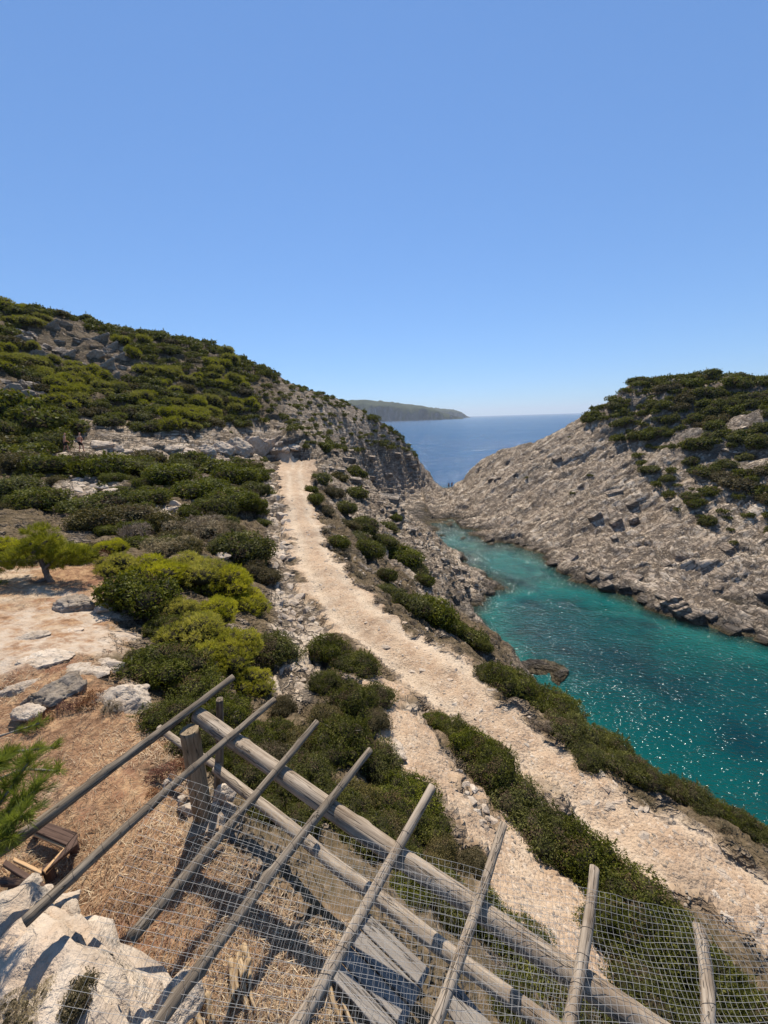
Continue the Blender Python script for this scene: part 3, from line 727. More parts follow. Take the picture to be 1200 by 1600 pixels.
KIND = {'D': (FARB[:5], MIDB[:4], NEARB[:3]), 'M': (FARB[5:], MIDB[4:], NEARB[3:]), 'P': (FARP, MIDP, MIDP), 'B': (BRN, BRN, BRN), 'R': (REDB, REDB, REDB)}
CATS = {'D': 'bush', 'M': 'bush', 'P': 'pine bush', 'B': 'dry shrub', 'R': 'dead shrub'}
NAMES = {'D': 'mastic_bush', 'M': 'heath_bush', 'P': 'pine_bush', 'B': 'dry_shrub', 'R': 'dead_shrub'}
def plant(x, y, rad, kind, label, group=None, lod=None, hs=1.0, sink=.10, lean=.45):
    d = math.hypot(x, y)
    if lod is None: lod = 2 if d < 9 else (1 if d < 42 else 0)
    me = rnd.choice(KIND[kind][lod])
    z = float(ground(x, y)[0]); nn = gnorm(x, y)
    nv = Vector((nn[0] * lean, nn[1] * lean, 1)).normalized()
    q = nv.to_track_quat('Z', 'Y') @ Matrix.Rotation(rnd.uniform(0, 6.28), 3, 'Z').to_quaternion()
    o = bpy.data.objects.new(NAMES[kind], me); COL.objects.link(o)
    o.rotation_mode = 'QUATERNION'; o.rotation_quaternion = q
    o.location = (x, y, z - sink * rad)
    o.scale = (rad * rnd.uniform(.85, 1.25), rad * rnd.uniform(.85, 1.25), rad * hs * rnd.uniform(.75, 1.15))
    return tag(o, label, CATS[kind], group)
def proj(P):
    d = np.asarray(P) - CAM; t = d @ FWD
    return 600 + FPX * (d @ RIGHT) / t, 800 - FPX * (d @ UP) / t, t
_one = ['first', 'second', 'third', 'fourth', 'fifth', 'sixth', 'seventh', 'eighth', 'ninth', 'tenth', 'eleventh', 'twelfth', 'thirteenth', 'fourteenth', 'fifteenth', 'sixteenth', 'seventeenth', 'eighteenth', 'nineteenth']
ORD = _one + [t + 'ieth' if k == 0 else t + 'y-' + _one[k - 1] for t in ('twent', 'thirt', 'fort', 'fift', 'sixt') for k in range(10)]
def rank(i, n, end): return ('last' if i == n - 1 and n > 2 else ORD[i]) + ' ' + end
LOOK = {'D': 'dark green mastic bush', 'M': 'brownish green heath bush', 'P': 'yellow green pine bush', 'B': 'dry grey brown shrub', 'R': 'dead red brown shrub'}
def row(spots, where, end='from the viewer', key=None, group=None):
    """spots: (px, py of the foot, half width in px, kind[, height factor]); labels count off each kind along the row"""
    pts = []
    for s in spots:
        p = hit(s[0], s[1])
        if p is None: continue
        t = (p - CAM) @ FWD
        pts.append((p, s[2] * t / FPX, s[3], s[4] if len(s) > 4 else 1.0, s[5] if len(s) > 5 else None))
    for kd in sorted({q[2] for q in pts}):
        sub = [q for q in pts if q[2] == kd]
        sub.sort(key=(lambda q: np.hypot(q[0][0], q[0][1])) if end == 'from the viewer' else (lambda q: proj(q[0])[0]))
        for i, (p, r, k, hs, lab) in enumerate(sub):
            lb = lab or ('%s %s' % (LOOK[k], where) if len(sub) == 1 else '%s %s, %s' % (LOOK[k], where, rank(i, len(sub), end)))
            plant(p[0], p[1], r, k, lb, group or ('%s row' % where))

# --- left, middle distance, between the yard and the hill
row([(18, 655, 60, 'D', 1.1), (60, 672, 45, 'D', 1.1), (105, 672, 42, 'D', 1.0), (20, 720, 62, 'D', 1.2), (68, 735, 52, 'D', 1.1), (20, 770, 52, 'D', 1.0), (85, 700, 35, 'D', 1.0)], 'in the thicket below the hikers', 'from the left')
row([(65, 792, 46, 'D'), (158, 800, 50, 'D', 1.0, 'rounded bright-topped mastic bush below the white stones left of the path'), (224, 788, 42, 'D'), (296, 806, 23, 'D'), (165, 742, 50, 'D'), (215, 738, 38, 'D'), (265, 752, 48, 'D'), (320, 772, 52, 'D'),
     (362, 788, 46, 'D'), (368, 752, 46, 'D'), (402, 752, 28, 'D'), (335, 738, 40, 'D'), (300, 725, 30, 'D'), (140, 730, 30, 'M'), (250, 775, 26, 'M'), (345, 806, 36, 'D'), (392, 792, 32, 'D'), (400, 770, 28, 'D')], 'on the stony slope left of the path', 'from the left')
row([(378, 872, 50, 'D'), (345, 862, 30, 'D'), (418, 905, 26, 'M'), (395, 895, 26, 'M')], 'on the bank above the narrow path', 'from the left')
row([(255, 865, 48, 'B', .8), (300, 845, 46, 'B', .7), (345, 838, 38, 'B', .7), (215, 845, 36, 'B', .8), (205, 815, 45, 'M', .7), (260, 822, 40, 'M', .7), (150, 822, 40, 'M', .7), (320, 826, 36, 'B', .7)], 'in the grey thicket behind the pines', 'from the left')
row([(15, 868, 40, 'P', 1.1), (60, 858, 38, 'P', 1.1), (105, 868, 34, 'P', 1.1), (128, 878, 26, 'D', 1.0), (95, 882, 22, 'M', 1.0), (150, 872, 22, 'R', 1.3)], 'behind the little bent pine', 'from the left')
# --- the big clump of pine and mastic in the middle
row([(185, 895, 42, 'P', 1.1), (172, 862, 26, 'P', 1.2), (245, 905, 46, 'P', 1.0), (300, 905, 55, 'P', 1.0), (350, 925, 55, 'P', 1.0), (385, 950, 36, 'P', 1.0), (300, 1000, 62, 'P', 1.1), (352, 1030, 58, 'P', 1.1), (395, 1075, 40, 'P', 1.1), (270, 960, 40, 'P', 1.0), (330, 970, 46, 'P', 1.0)], 'in the big clump above the pergola', 'from the left')
row([(212, 945, 64, 'D', 1.2), (255, 985, 36, 'D', 1.0), (255, 1050, 62, 'D', 1.1), (215, 1035, 32, 'D', 1.0), (300, 1095, 60, 'D', 1.1), (262, 1125, 42, 'D', 1.0), (345, 1135, 56, 'D', 1.0), (422, 1025, 46, 'D', 1.0), (385, 1165, 52, 'D', 1.0), (430, 1150, 34, 'D', .9), (300, 1165, 45, 'D', .9)], 'around the big yellow pine clump', 'from the left')
row([(440, 1110, 30, 'M'), (420, 1195, 44, 'M'), (465, 1165, 34, 'M'), (490, 1215, 40, 'D'), (440, 1245, 46, 'D'), (395, 1225, 44, 'D'), (350, 1190, 42, 'D'), (455, 1200, 40, 'D'), (500, 1180, 36, 'D'), (410, 1270, 36, 'D', .8), (385, 1195, 40, 'D')], 'at the foot of the pine clump', 'from the left')
# --- between pergola, foot track and path
row([(512, 1020, 40, 'D'), (555, 1045, 46, 'D'), (590, 1095, 34, 'D'), (510, 1075, 34, 'D'), (548, 1110, 46, 'D'), (530, 1175, 56, 'D'), (590, 1200, 52, 'D'), (640, 1250, 52, 'D'), (600, 1270, 46, 'D'), (660, 1300, 42, 'D'), (470, 1230, 46, 'D'), (520, 1262, 46, 'D'), (560, 1310, 48, 'D'), (470, 1290, 44, 'D'), (620, 1340, 44, 'D')], 'between beam and foot track', 'from the viewer')
row([(585, 1130, 26, 'M'), (505, 1130, 34, 'M'), (560, 1250, 40, 'M'), (610, 1310, 38, 'M'), (690, 1340, 34, 'M'), (735, 1352, 30, 'M'), (680, 1370, 30, 'M')], 'beside the pergola beam', 'from the left')
row([(682, 1128, 22, 'D'), (712, 1150, 32, 'D'), (742, 1175, 40, 'D'), (772, 1215, 44, 'D'), (806, 1262, 52, 'D'), (850, 1310, 62, 'D'), (905, 1350, 70, 'D'), (955, 1395, 76, 'D'), (1005, 1450, 82, 'D'), (1050, 1520, 86, 'D'), (1110, 1590, 90, 'D'), (960, 1470, 62, 'D'), (1020, 1580, 80, 'D'), (1180, 1640, 90, 'D')], 'in the long hedge beside the path', 'from the viewer')
row([(770, 1175, 22, 'M'), (812, 1235, 26, 'M'), (830, 1290, 30, 'M')], 'in the hedge between foot track and path', 'from the left')
row([(700, 1420, 52, 'D', .8), (760, 1455, 56, 'D', .8), (830, 1510, 60, 'D', .8), (900, 1590, 66, 'D', .8), (640, 1400, 40, 'D', .8), (800, 1580, 50, 'D', .7)], 'under the netting beside the boards', 'from the left')
# --- verge and slope between path and cove
row([(502, 752, 26, 'D'), (486, 768, 13, 'D'), (493, 784, 17, 'D'), (556, 774, 22, 'D'), (555, 742, 20, 'D'), (607, 826, 20, 'D'), (618, 810, 12, 'D'), (568, 828, 28, 'D'), (530, 852, 20, 'D'), (562, 846, 24, 'D'), (540, 800, 22, 'D'), (520, 775, 18, 'M'), (530, 748, 16, 'M'), (510, 800, 14, 'M'), (545, 822, 18, 'M')], 'on the far verge of the path', 'from the viewer')
row([(576, 868, 32, 'D'), (625, 875, 40, 'D'), (648, 895, 26, 'D'), (662, 912, 20, 'D'), (604, 905, 22, 'D'), (607, 930, 30, 'D'), (638, 950, 44, 'D'), (670, 966, 44, 'D'), (697, 984, 36, 'D'), (728, 998, 40, 'D'), (752, 1012, 24, 'D'), (600, 850, 24, 'D')], 'on the verge above the rock spur', 'from the viewer')
row([(760, 1058, 30, 'D'), (790, 1075, 42, 'D'), (830, 1098, 46, 'D'), (868, 1115, 46, 'D'), (890, 1150, 46, 'D'), (920, 1188, 32, 'D'), (950, 1178, 42, 'D'), (985, 1205, 40, 'D'), (1012, 1222, 26, 'D'), (1056, 1240, 32, 'D'), (1090, 1260, 36, 'D'), (1128, 1278, 36, 'D'), (1164, 1298, 34, 'D'), (1200, 1318, 36, 'D')], 'in the strip above the water', 'from the viewer')
row([(537, 868, 18, 'B'), (509, 830, 10, 'B'), (546, 890, 13, 'B'), (560, 900, 10, 'B'), (572, 921, 11, 'B'), (607, 956, 10, 'B', 1.2), (604, 935, 12, 'B'), (636, 980, 8, 'B'), (670, 1000, 11, 'B'), (838, 1134, 14, 'B'), (862, 1140, 12, 'B'), (880, 1155, 13, 'B'), (520, 850, 10, 'B'), (590, 940, 12, 'B'), (645, 975, 9, 'B')], 'on the crumbling path edge', 'from the viewer')
row([(1006, 1252, 17, 'B', 1.1, 'round dry brown shrub alone on the wide path'), (1133, 1296, 17, 'B', 1.1, 'low dry brown shrub near the right edge of the path')], 'on the path')
row([(250, 1215, 26, 'R'), (285, 1200, 22, 'R'), (245, 1245, 18, 'R'), (140, 1095, 24, 'R'), (110, 1105, 20, 'R')], 'on the litter near the post', 'from the left')
row([(172, 1112, 20, 'B', .7), (60, 1130, 26, 'R', .5)], 'beside the big pale boulder')

# --- hill and headland: a jittered world grid, thinned by where the photo shows rock
ROCKP = [[(20, 520), (110, 500), (200, 545), (215, 590), (150, 585), (60, 560)], [(-20, 590), (60, 600), (60, 640), (-20, 650)], [(130, 655), (260, 680), (440, 660), (445, 715), (380, 720), (200, 715), (90, 712), (90, 690)],
         [(480, 712), (560, 705), (640, 706), (690, 780), (560, 790), (500, 735)], [(560, 780), (640, 800), (800, 920), (740, 940), (620, 830)], [(410, 700), (505, 700), (505, 735), (410, 735)]]
SPARSE = [[(400, 590), (520, 600), (600, 680), (560, 700), (460, 690), (400, 650)], [(100, 720), (430, 730), (440, 900), (380, 820), (200, 800), (90, 760)], [(950, 740), (1010, 690), (1200, 790), (1200, 880), (1120, 830), (1010, 800)]]
BAREH = [[(640, 830), (670, 740), (780, 680), (850, 648), (905, 640), (925, 668), (965, 690), (1010, 740), (1040, 790), (1120, 830), (1200, 850), (1200, 1060), (1050, 990), (800, 870)]]
def inside(polys, u, v): return any(bool(in_poly(np.array(p, float), np.array([u]), np.array([v]))[0]) for p in polys)
cand = []
def scatter(x0, x1, y0, y1, step, seed):
    r = np.random.default_rng(seed)
    for x in np.arange(x0, x1, step):
        for y in np.arange(y0, y1, step):
            yield x + r.uniform(-.45, .45) * step, y + r.uniform(-.45, .45) * step, r
PINES = [(30, 490, 45), (20, 560, 40), (70, 572, 34), (135, 612, 46), (160, 595, 30), (200, 548, 30), (235, 578, 34), (265, 655, 28), (335, 660, 34), (275, 600, 30), (305, 625, 32), (350, 605, 26), (405, 655, 22), (245, 632, 24), (350, 560, 24), (320, 590, 24), (380, 640, 22), (1150, 664, 26), (120, 580, 26), (290, 580, 26)]
for x, y, r in scatter(-75, 12, 26, 125, 1.8, 5):
    z = float(ground(x, y)[0])
    if z < 3: continue
    u, v, t = proj((x, y, z))
    if not (-150 < u < 720): continue
    if RIGHTM[np.searchsorted(GY, y) - 1, np.searchsorted(GX, x) - 1]: continue
    if v > 735 or (u > 440 and v > 745): continue
    if v > 700 and u < 150 and r.uniform() < .5: continue
    if inside(ROCKP, u, v): 
        if r.uniform() > .06: continue
        rad = r.uniform(.35, .7)
    elif inside(SPARSE, u, v):
        if r.uniform() > .82: continue
        rad = r.uniform(.5, 1.25)
    else: rad = r.uniform(.9, 1.9)
    pine = any(abs(u - a) < c and abs(v - b) < c * .55 for a, b, c in PINES)
    k = 'P' if pine and r.uniform() < .8 else ('M' if r.uniform() < .34 else 'D')
    if k == 'P': rad *= 1.15
    cand.append((x, y, rad, k, u, v, t, 'left'))
for x, y, r in scatter(14, 110, 38, 118, 2.0, 6):
    z = float(ground(x, y)[0])
    if z < 4: continue
    u, v, t = proj((x, y, z))
    if not (680 < u < 1300): continue
    if inside(BAREH, u, v):
        if r.uniform() > .05: continue
        rad = r.uniform(.4, .8)
    elif inside(SPARSE, u, v):
        if r.uniform() > .72: continue
        rad = r.uniform(.6, 1.9)
    else:
        if vnoise(np.array([[x * .22, y * .22, 1.0]]), 8)[0] < -.62: continue
        rad = r.uniform(1.2, 2.4)
    pine = any(abs(u - a) < c and abs(v - b) < c * .6 for a, b, c in PINES)
    cand.append((x, y, rad, 'P' if pine else ('M' if r.uniform() < .2 else 'D'), u, v, t, 'right'))
def line_of_sight(x, y, rad):
    p = np.array((x, y, float(ground(x, y)[0]) + rad * .7)); d = p - CAM
    f = np.linspace(.1, .97, 60); Q = CAM + d * f[:, None]
    return bool(np.all(Q[:, 2] > ground(Q[:, 0], Q[:, 1]) - .05))
for x, y, r in scatter(-32, -3, 12, 44, 1.35, 9):
    z = float(ground(x, y)[0]); u, v, t = proj((x, y, z))
    if not (-40 < u < 425 and 715 < v < 870): continue
    if inside(ROCKP, u, v) or r.uniform() > .62 or vnoise(np.array([[x * .35, y * .35, 4.0]]), 8)[0] < -.25: continue
    if u < 130 and v > 810: continue
    cand.append((x, y, r.uniform(.5, .95), 'M' if r.uniform() < .35 else 'D', u, v, t, 'mid'))
cand = [c for c in cand if not (80 < c[4] < 150 and 692 < c[5] < 735)]
vis = []; hid = []
for c in cand:
    (vis if (-60 < c[4] < 1260 and line_of_sight(c[0], c[1], c[2])) else hid).append(c)
vis.sort(key=lambda c: -c[2] / c[6])
def zone(c):
    u, v = c[4], c[5]
    if c[7] == 'right': return 'atop the right headland' if v < 650 else ('low on the right headland' if v > 740 else 'midway up the right headland')
    if c[7] == 'mid': return 'on the stony slope below the hikers' if u < 215 else 'on the stony slope by the path bend'
    if u > 430: return 'on the seaward end of the hill'
    if v < 560: return 'near the left end of the ridge' if u < 220 else 'near the skyline of the hill'
    return 'on the hill above the hikers' if u < 220 else 'on the hill above the path bend'
cnt = {}; rest = []; batch = {}
for c in vis:
    kk = 'P' if c[3] == 'P' else 'S'
    cnt[kk] = cnt.get(kk, 0) + 1
    if cnt[kk] <= (90 if kk == 'P' else 300):
        size = 'large' if c[2] > 1.35 else ('small' if c[2] < .8 else 'mid-sized')
        batch.setdefault((size, c[3], zone(c)), []).append(c)
    else: rest.append(c)
SHORT = {'D': 'dark green bush', 'M': 'brownish green bush', 'P': 'yellow green pine bush'}
for (size, k, zn), L in batch.items():
    L.sort(key=lambda c: c[4])
    for i, c in enumerate(L):
        base = '%s %s %s' % (size, SHORT[k], zn)
        plant(c[0], c[1], c[2], k, base if len(L) == 1 else '%s, %s from left' % (base, ORD[i]), base.replace('bush ', 'bushes ', 1))
# what is left on the far slopes reads as one mass of scrub
def scrub(name, items, label):
    Vs = []; Fs = []; vs = []; ms = []
    base = [bush_mesh('scrub_foliage', 300 + i, 6, 330, .10, .6, MDARK) for i in range(3)]
    arr = []
    for me in base:
        V = np.empty(len(me.vertices) * 3, np.float32); me.vertices.foreach_get('co', V)
        n4 = [tuple(p.vertices) for p in me.polygons if len(p.vertices) == 4]
        F = np.array(n4); nv = F.max() + 1
        v = np.empty(len(me.vertices), np.float32); me.attributes['v'].data.foreach_get('value', v)
        arr.append((V.reshape(-1, 3)[:nv], F, v[:nv]))
    parts = []
    for i, c in enumerate(items):
        V, F, v = arr[i % 3]; a = rnd.uniform(0, 6.28); R2 = np.array(((math.cos(a), -math.sin(a), 0), (math.sin(a), math.cos(a), 0), (0, 0, 1)))
        P = (V @ R2.T) * c[2] + np.array((c[0], c[1], float(ground(c[0], c[1])[0]) - .1 * c[2]))
        parts.append((P, F, v, 0))
    if parts: tag(link(name, assemble(name, parts, [MDARK])), label, 'scrub', kind='stuff')
print('bushes visible', len(vis), 'hidden', len(hid), 'rest', len(rest), cnt)
scrub('hillside_scrub', rest + hid[:500], 'low dark green scrub covering the gaps and far sides of the hills')
# ------------------------------------------------------------------ rocks
def rock_material(name, tone=1.0):
    n = NT(name); pos = n.n('ShaderNodeNewGeometry').outputs['Position']; oi = n.n('ShaderNodeObjectInfo').outputs['Random']
    mid = n.noise(pos, 3.0, 6, .65); fine = n.noise(pos, 14, 5, .65)
    c = n.ramp(mid, [(.25, (.24 * tone, .18 * tone, .13 * tone)), (.45, (.44 * tone, .35 * tone, .265 * tone)), (.6, (.55 * tone, .455 * tone, .355 * tone)), (.8, (.64 * tone, .55 * tone, .44 * tone))])
    c = n.mix(n.mr(n.noise(pos, 6, 5, .7), .56, .68, 0, .75), c, (.15, .14, .13))
    c = n.mix(n.mr(n.noise(n.mapping(pos, loc=(4, 9, 1)), 1.8, 4), .52, .7, 0, .5), c, (.50 * tone, .34 * tone, .22 * tone))
    ck = n.mr(n.math('ABSOLUTE', n.math('SUBTRACT', n.noise(n.mapping(pos, scale=(1, 1, 2.2), rot=(.2, .4, 0)), 2.2, 5, .6, .7), .5)), 0, .035)
    c = n.mix(n.math('MULTIPLY', n.math('SUBTRACT', 1.0, ck), .22), c, (.14, .11, .08)); c = n.mix(n.mr(n.noise(pos, 22, 4, .7), .60, .70, 0, .55), c, (.20, .15, .10))
    hs = n.n('ShaderNodeHueSaturation'); n.l(c, hs.inputs['Color']); n.l(n.mr(oi, 0, 1, .82, 1.12, False), hs.inputs['Value'])
    h = n.math('ADD', n.math('MULTIPLY', mid, .5), n.math('MULTIPLY', fine, .25)); h = n.math('ADD', h, n.math('MULTIPLY', ck, .06)); h = n.math('ADD', h, n.math('MULTIPLY', n.noise(pos, 26, 4, .7), .16)); h = n.math('ADD', h, n.math('MULTIPLY', n.noise(pos, 60, 3), .05))
    n.principled(hs.outputs[0], .93, n.bump(h, .8, .12), .1); return n.m
MROCK = rock_material('pale_limestone'); MGRAV = rock_material('path_gravel_stone', .62); MROCKD = rock_material('grey_limestone', .62)
def hull_rock(seed, npt=16, flat=.7, mat=None):
    r = np.random.default_rng(seed)
    P = norm(r.normal(size=(npt, 3))) * r.uniform(.8, 1.0, (npt, 1)) * np.array((1, .8, flat))
    bm = bmesh.new()
    for p in P: bm.verts.new(p)
    bmesh.ops.convex_hull(bm, input=list(bm.verts))
    bm.verts.ensure_lookup_table()
    loose = [v for v in bm.verts if not v.link_faces]
    bmesh.ops.delete(bm, geom=loose, context='VERTS')
    me = bpy.data.meshes.new('rock'); bm.to_mesh(me); bm.free(); me.materials.append(mat or MROCK); return me
_ico5 = bmesh.new(); bmesh.ops.create_icosphere(_ico5, subdivisions=5, radius=1)
I5V = np.array([v.co[:] for v in _ico5.verts]); I5F = np.array([[v.index for v in f.verts] for f in _ico5.faces]); _ico5.free()
def boulder_mesh(seed, scale, mat, cuts=16, rough=.10, lo=.45):
    r = np.random.default_rng(seed); V = I5V.copy() * 1.05
    for _ in range(cuts):
        nn = norm(r.normal(size=3)); d = r.uniform(lo, .9)
        ex = np.maximum(V @ nn - d, 0); V -= ex[:, None] * nn * .94
    w = np.asarray(scale)
    Q = V * w
    big = w.max()
    f1, f2, c = worley(Q * (3.2 / big) + seed, seed)
    V2 = Q + norm(V) * ((c - .5) * .16 * big * rough * 6 * .35 - .10 * big * rough * 4 * sstep(.13, 0, f2 - f1) + rough * .5 * big * fbm(Q * (4.5 / big) + seed, 4, seed))[:, None]
    V2 += norm(V) * (.012 * big * vnoise(Q * (30 / big), seed))[:, None]
    return mesh_np('boulder', V2, I5F, False, [mat])
def set_rock(name, me, px, py, label, cat='rock', rz=0.0, tilt=(0, 0), scale=1.0, dz=0.0, z=None):
    p = hit(px, py) if z is None else at_z(px, py, z)
    o = link(name, me, None, (p[0], p[1], p[2] + dz), (tilt[0], tilt[1], rz), (scale,) * 3)
    return tag(o, label, cat)
set_rock('boulder', boulder_mesh(1, (.56, .50, .30), MROCK, 18, .15), 192, 1092, 'big pale cracked boulder at the foot of the pine clump', rz=-.15, tilt=(.42, .1), dz=-.04)
set_rock('boulder', boulder_mesh(2, (.50, .40, .24), MROCKD, 16, .2), 98, 1078, 'grey cracked flat boulder left of the big pale boulder', rz=.3, dz=-.06)
set_rock('boulder', boulder_mesh(3, (.42, .36, .30), MROCKD, 14, .22), 122, 948, 'grey furrowed boulder on the bare terrace under the little pine', rz=.2, dz=.02)
set_rock('boulder', boulder_mesh(4, (.22, .18, .16), MROCK, 12, .10), 158, 955, 'small pale boulder beside the grey furrowed boulder', dz=.03)
set_rock('boulder', boulder_mesh(5, (.30, .2, .14), MROCK, 12, .10), 45, 1118, 'low white stone half buried in brown litter', dz=.0)
set_rock('boulder', boulder_mesh(6, (.42, .28, .16), MROCK, 18, .2), 612, 1168, 'pale slab of rock right of the bushes beside the foot track', rz=-.9, dz=-.06)
set_rock('boulder', boulder_mesh(7, (.26, .18, .12), MROCK, 18, .2), 668, 1112, 'pale slab of rock at the head of the foot track', rz=-.7, dz=-.06)
for i, (px, py, sx, sy, sz_, rz_, lb) in enumerate(((120, 1050, .62, .34, .13, .25, 'flat pale slab just above the grey flat boulder'), (60, 1030, .55, .40, .11, .1, 'broad pale slab of bedrock in the bare clearing'), (160, 1035, .42, .26, .12, -.3, 'pale broken slab between the clearing and the big boulder'), (20, 1075, .40, .24, .12, .4, 'pale slab at the left edge of the clearing'), (110, 985, .40, .30, .09, -.1, 'low pale slab below the grey furrowed boulder'), (35, 990, .5, .3, .08, .3, 'low pale slab in the shadow of the little pine'))):
    set_rock('rock', boulder_mesh(160 + i, (sx, sy, sz_), MROCK, 18, .10), px, py, lb, rz=rz_, dz=-.045)
# the wall of natural rock that carries the rafters, bottom left
def wall_rock():
    V = I5V.copy()
    s = np.array((1.12, .70, .62)); k = np.abs(V) ** .62 * np.sign(V)
    k = k / np.abs(k).max(0)
    r = np.random.default_rng(12)
    for _ in range(22):
        nn = norm(r.normal(size=3) * np.array((1, 1, .5))); d = r.uniform(.75, 1.05)
        ex = np.maximum(k @ nn - d, 0); k -= ex[:, None] * nn * .9
    Q = k * s
    f1, f2, c = worley(Q * np.array((2.2, 2.2, 3.5)) + 3, 5); f3, f4, c2 = worley(Q * 7 + 1, 6)
    d = .10 * (c - .5) - .10 * sstep(.12, 0, f2 - f1) + .035 * (c2 - .5) - .03 * sstep(.15, 0, f4 - f3) + .10 * fbm(Q * 2.4, 4, 9) + .012 * vnoise(Q * 28, 3)
    return mesh_np('boulder', Q + norm(k) * d[:, None], I5F, False, [MROCK])
wr = at_z(135, 1535, 18.7)
o = link('boulder', wall_rock(), None, (wr[0] - .12, wr[1] - .22, 18.05), (0.04, .03, -.42)); tag(o, 'huge cream rock in the bottom left corner under the rafter ends', 'rock')
for i, (px, py, s, zz, lb) in enumerate(((15, 1450, .42, 18.55, 'rough cream rock at the left edge beside the huge corner rock'), (88, 1412, .16, 18.45, 'cream stone wedged under the second rafter end'), (62, 1400, .12, 18.3, 'cream stone behind the wedged stone by the frame'), (35, 1385, .13, 18.25, 'pale stone nearest the broken wooden frame'),
                               (105, 1425, .10, 18.5, 'small stone on the huge corner rock, left of the wedged stone'), (255, 1570, .22, 18.45, 'pointed stone at the right end of the huge corner rock'), (10, 1540, .45, 18.5, 'cream rock in the very corner of the yard'))):
    set_rock('rock', boulder_mesh(30 + i, (s, s * .8, s * .7), MROCK, 13, .10), px, py, lb, rz=i * 1.3, z=zz, dz=-.4 * s)

MPALEB = [boulder_mesh(110 + i, (1.0, .8, .75), MROCK, 16, .16) for i in range(4)]; MGREYB = [boulder_mesh(120 + i, (1.0, .75, .7), MROCKD, 16, .2) for i in range(3)]
for px, py, s, f in ((150, 700, 1.5, .7), (172, 702, 1.4, .7), (225, 705, 1.1, .6), (262, 706, 1.7, .7), (290, 708, 1.3, .6), (318, 706, 2.0, .75), (342, 706, 2.0, .8), (366, 706, 2.6, .9), (392, 705, 3.0, .95), (418, 704, 2.8, .85), (438, 704, 2.0, .6), (195, 708, .9, .6), (130, 745, .9, .5), (150, 762, .8, .5), (118, 752, .6, .5), (165, 770, .7, .4), (270, 798, .5, .5), (345, 872, .35, .5), (455, 700, 1.6, .5)):
    p = hit(px, py); o = link('rock', rnd.choice(MPALEB), SET['hillside'], (p[0], p[1] + s * .4, p[2]), (.15, rnd.uniform(-.2, .2), rnd.uniform(-.5, .5)), (s, s * .8, s * f * 1.1))
for px, py, s in ((75, 512, 2.2), (92, 506, 1.8), (150, 530, 2.6), (165, 545, 2.2), (140, 560, 2.4), (160, 575, 2.6), (100, 555, 1.8), (30, 540, 2.4), (48, 555, 2.0), (15, 530, 1.8), (120, 575, 1.6), (10, 612, 1.6), (30, 618, 1.3), (180, 560, 1.8), (175, 590, 1.5), (265, 535, 1.2), (340, 545, 1.3), (360, 570, 1.0)):
    p = hit(px, py)
    if p is not None: link('rock', rnd.choice(MGREYB), SET['hillside'], (p[0], p[1] + s * .3, p[2] - .1 * s), (.25, -.35 + rnd.uniform(-.2, .2), rnd.uniform(-.4, .4)), (s, s * .8, s * .75))
HULLS = [hull_rock(50 + i, 18, (.6, .75, .5)[i % 3]) for i in range(9)]; HULLD = [hull_rock(70 + i, 18, (.6, .8)[i % 2], MLAND) for i in range(6)]
BLK = []
for i in range(6):                              # blocky, bedded pieces for the cliffs
    r = np.random.default_rng(90 + i); bm = bmesh.new(); bmesh.ops.create_cube(bm, size=2)
    for v in bm.verts: v.co = Vector((v.co.x * r.uniform(.75, 1.1), v.co.y * r.uniform(.7, 1.1), v.co.z * r.uniform(.75, 1.05)))
    bmesh.ops.bevel(bm, geom=list(bm.edges), offset=.16, segments=1, affect='EDGES')
    for v in bm.verts: v.co += Vector(r.normal(size=3) * .05)
    me = bpy.data.meshes.new('rock'); bm.to_mesh(me); bm.free(); me.materials.append(MLAND)
    BLK.append(me)
def piece(parent, me, x, y, s, sink=.35, flat=1.0, tiltx=None, rz=None):
    z = float(ground(x, y)[0])
    o = link('rock', me, parent, (x, y, z - sink * s * flat), (tiltx[0] if tiltx else rnd.uniform(-.3, .3), tiltx[1] if tiltx else rnd.uniform(-.3, .3), rnd.uniform(0, 6.28) if rz is None else rz), (s * rnd.uniform(.8, 1.2), s * rnd.uniform(.7, 1.1), s * flat * rnd.uniform(.8, 1.1)))
    return o
def scatter_px(polys, n, seed, tries=40000):
    """points of the land whose photo position lies in the polygons, spread evenly over the photo's ground area"""
    r = np.random.default_rng(seed); out = []
    for P in polys:
        P = np.array(P, float); lo = P.min(0); hi = P.max(0); k = 0; m = 0
        while k < n and m < tries:
            m += 1; u = r.uniform(lo[0], hi[0]); v = r.uniform(lo[1], hi[1])
            if not in_poly(P, np.array([u]), np.array([v]))[0]: continue
            p = hit(u, v)
            if p is None: continue
            out.append(p); k += 1
    return out
# white limestone on the bank above the path and among the bushes
for p in scatter_px([[(416, 735), (438, 740), (452, 830), (460, 905), (505, 985), (480, 1085), (425, 1060), (432, 960), (425, 860)]], 105, 3):
    d = math.hypot(p[0], p[1]); piece(SET['hillside'], rnd.choice(HULLS), p[0], p[1], rnd.uniform(.012, .032) * d ** .9 * (1.4 if rnd.random() < .2 else 1), .3)
for p in scatter_px([[(120, 700), (440, 670), (445, 715), (350, 722), (100, 722)], [(100, 735), (180, 735), (190, 790), (100, 780)], [(230, 780), (330, 780), (330, 815), (230, 815)]], 34, 4):
    piece(SET['hillside'], rnd.choice(HULLS), p[0], p[1], rnd.uniform(.25, .9), .4)
for p in scatter_px([[(700, 1180), (722, 1200), (775, 1290), (758, 1300)], [(600, 890), (700, 990), (690, 975), (610, 870)]], 14, 5):
    piece(SET['hillside'], rnd.choice(HULLS), p[0], p[1], rnd.uniform(.06, .17), .3)
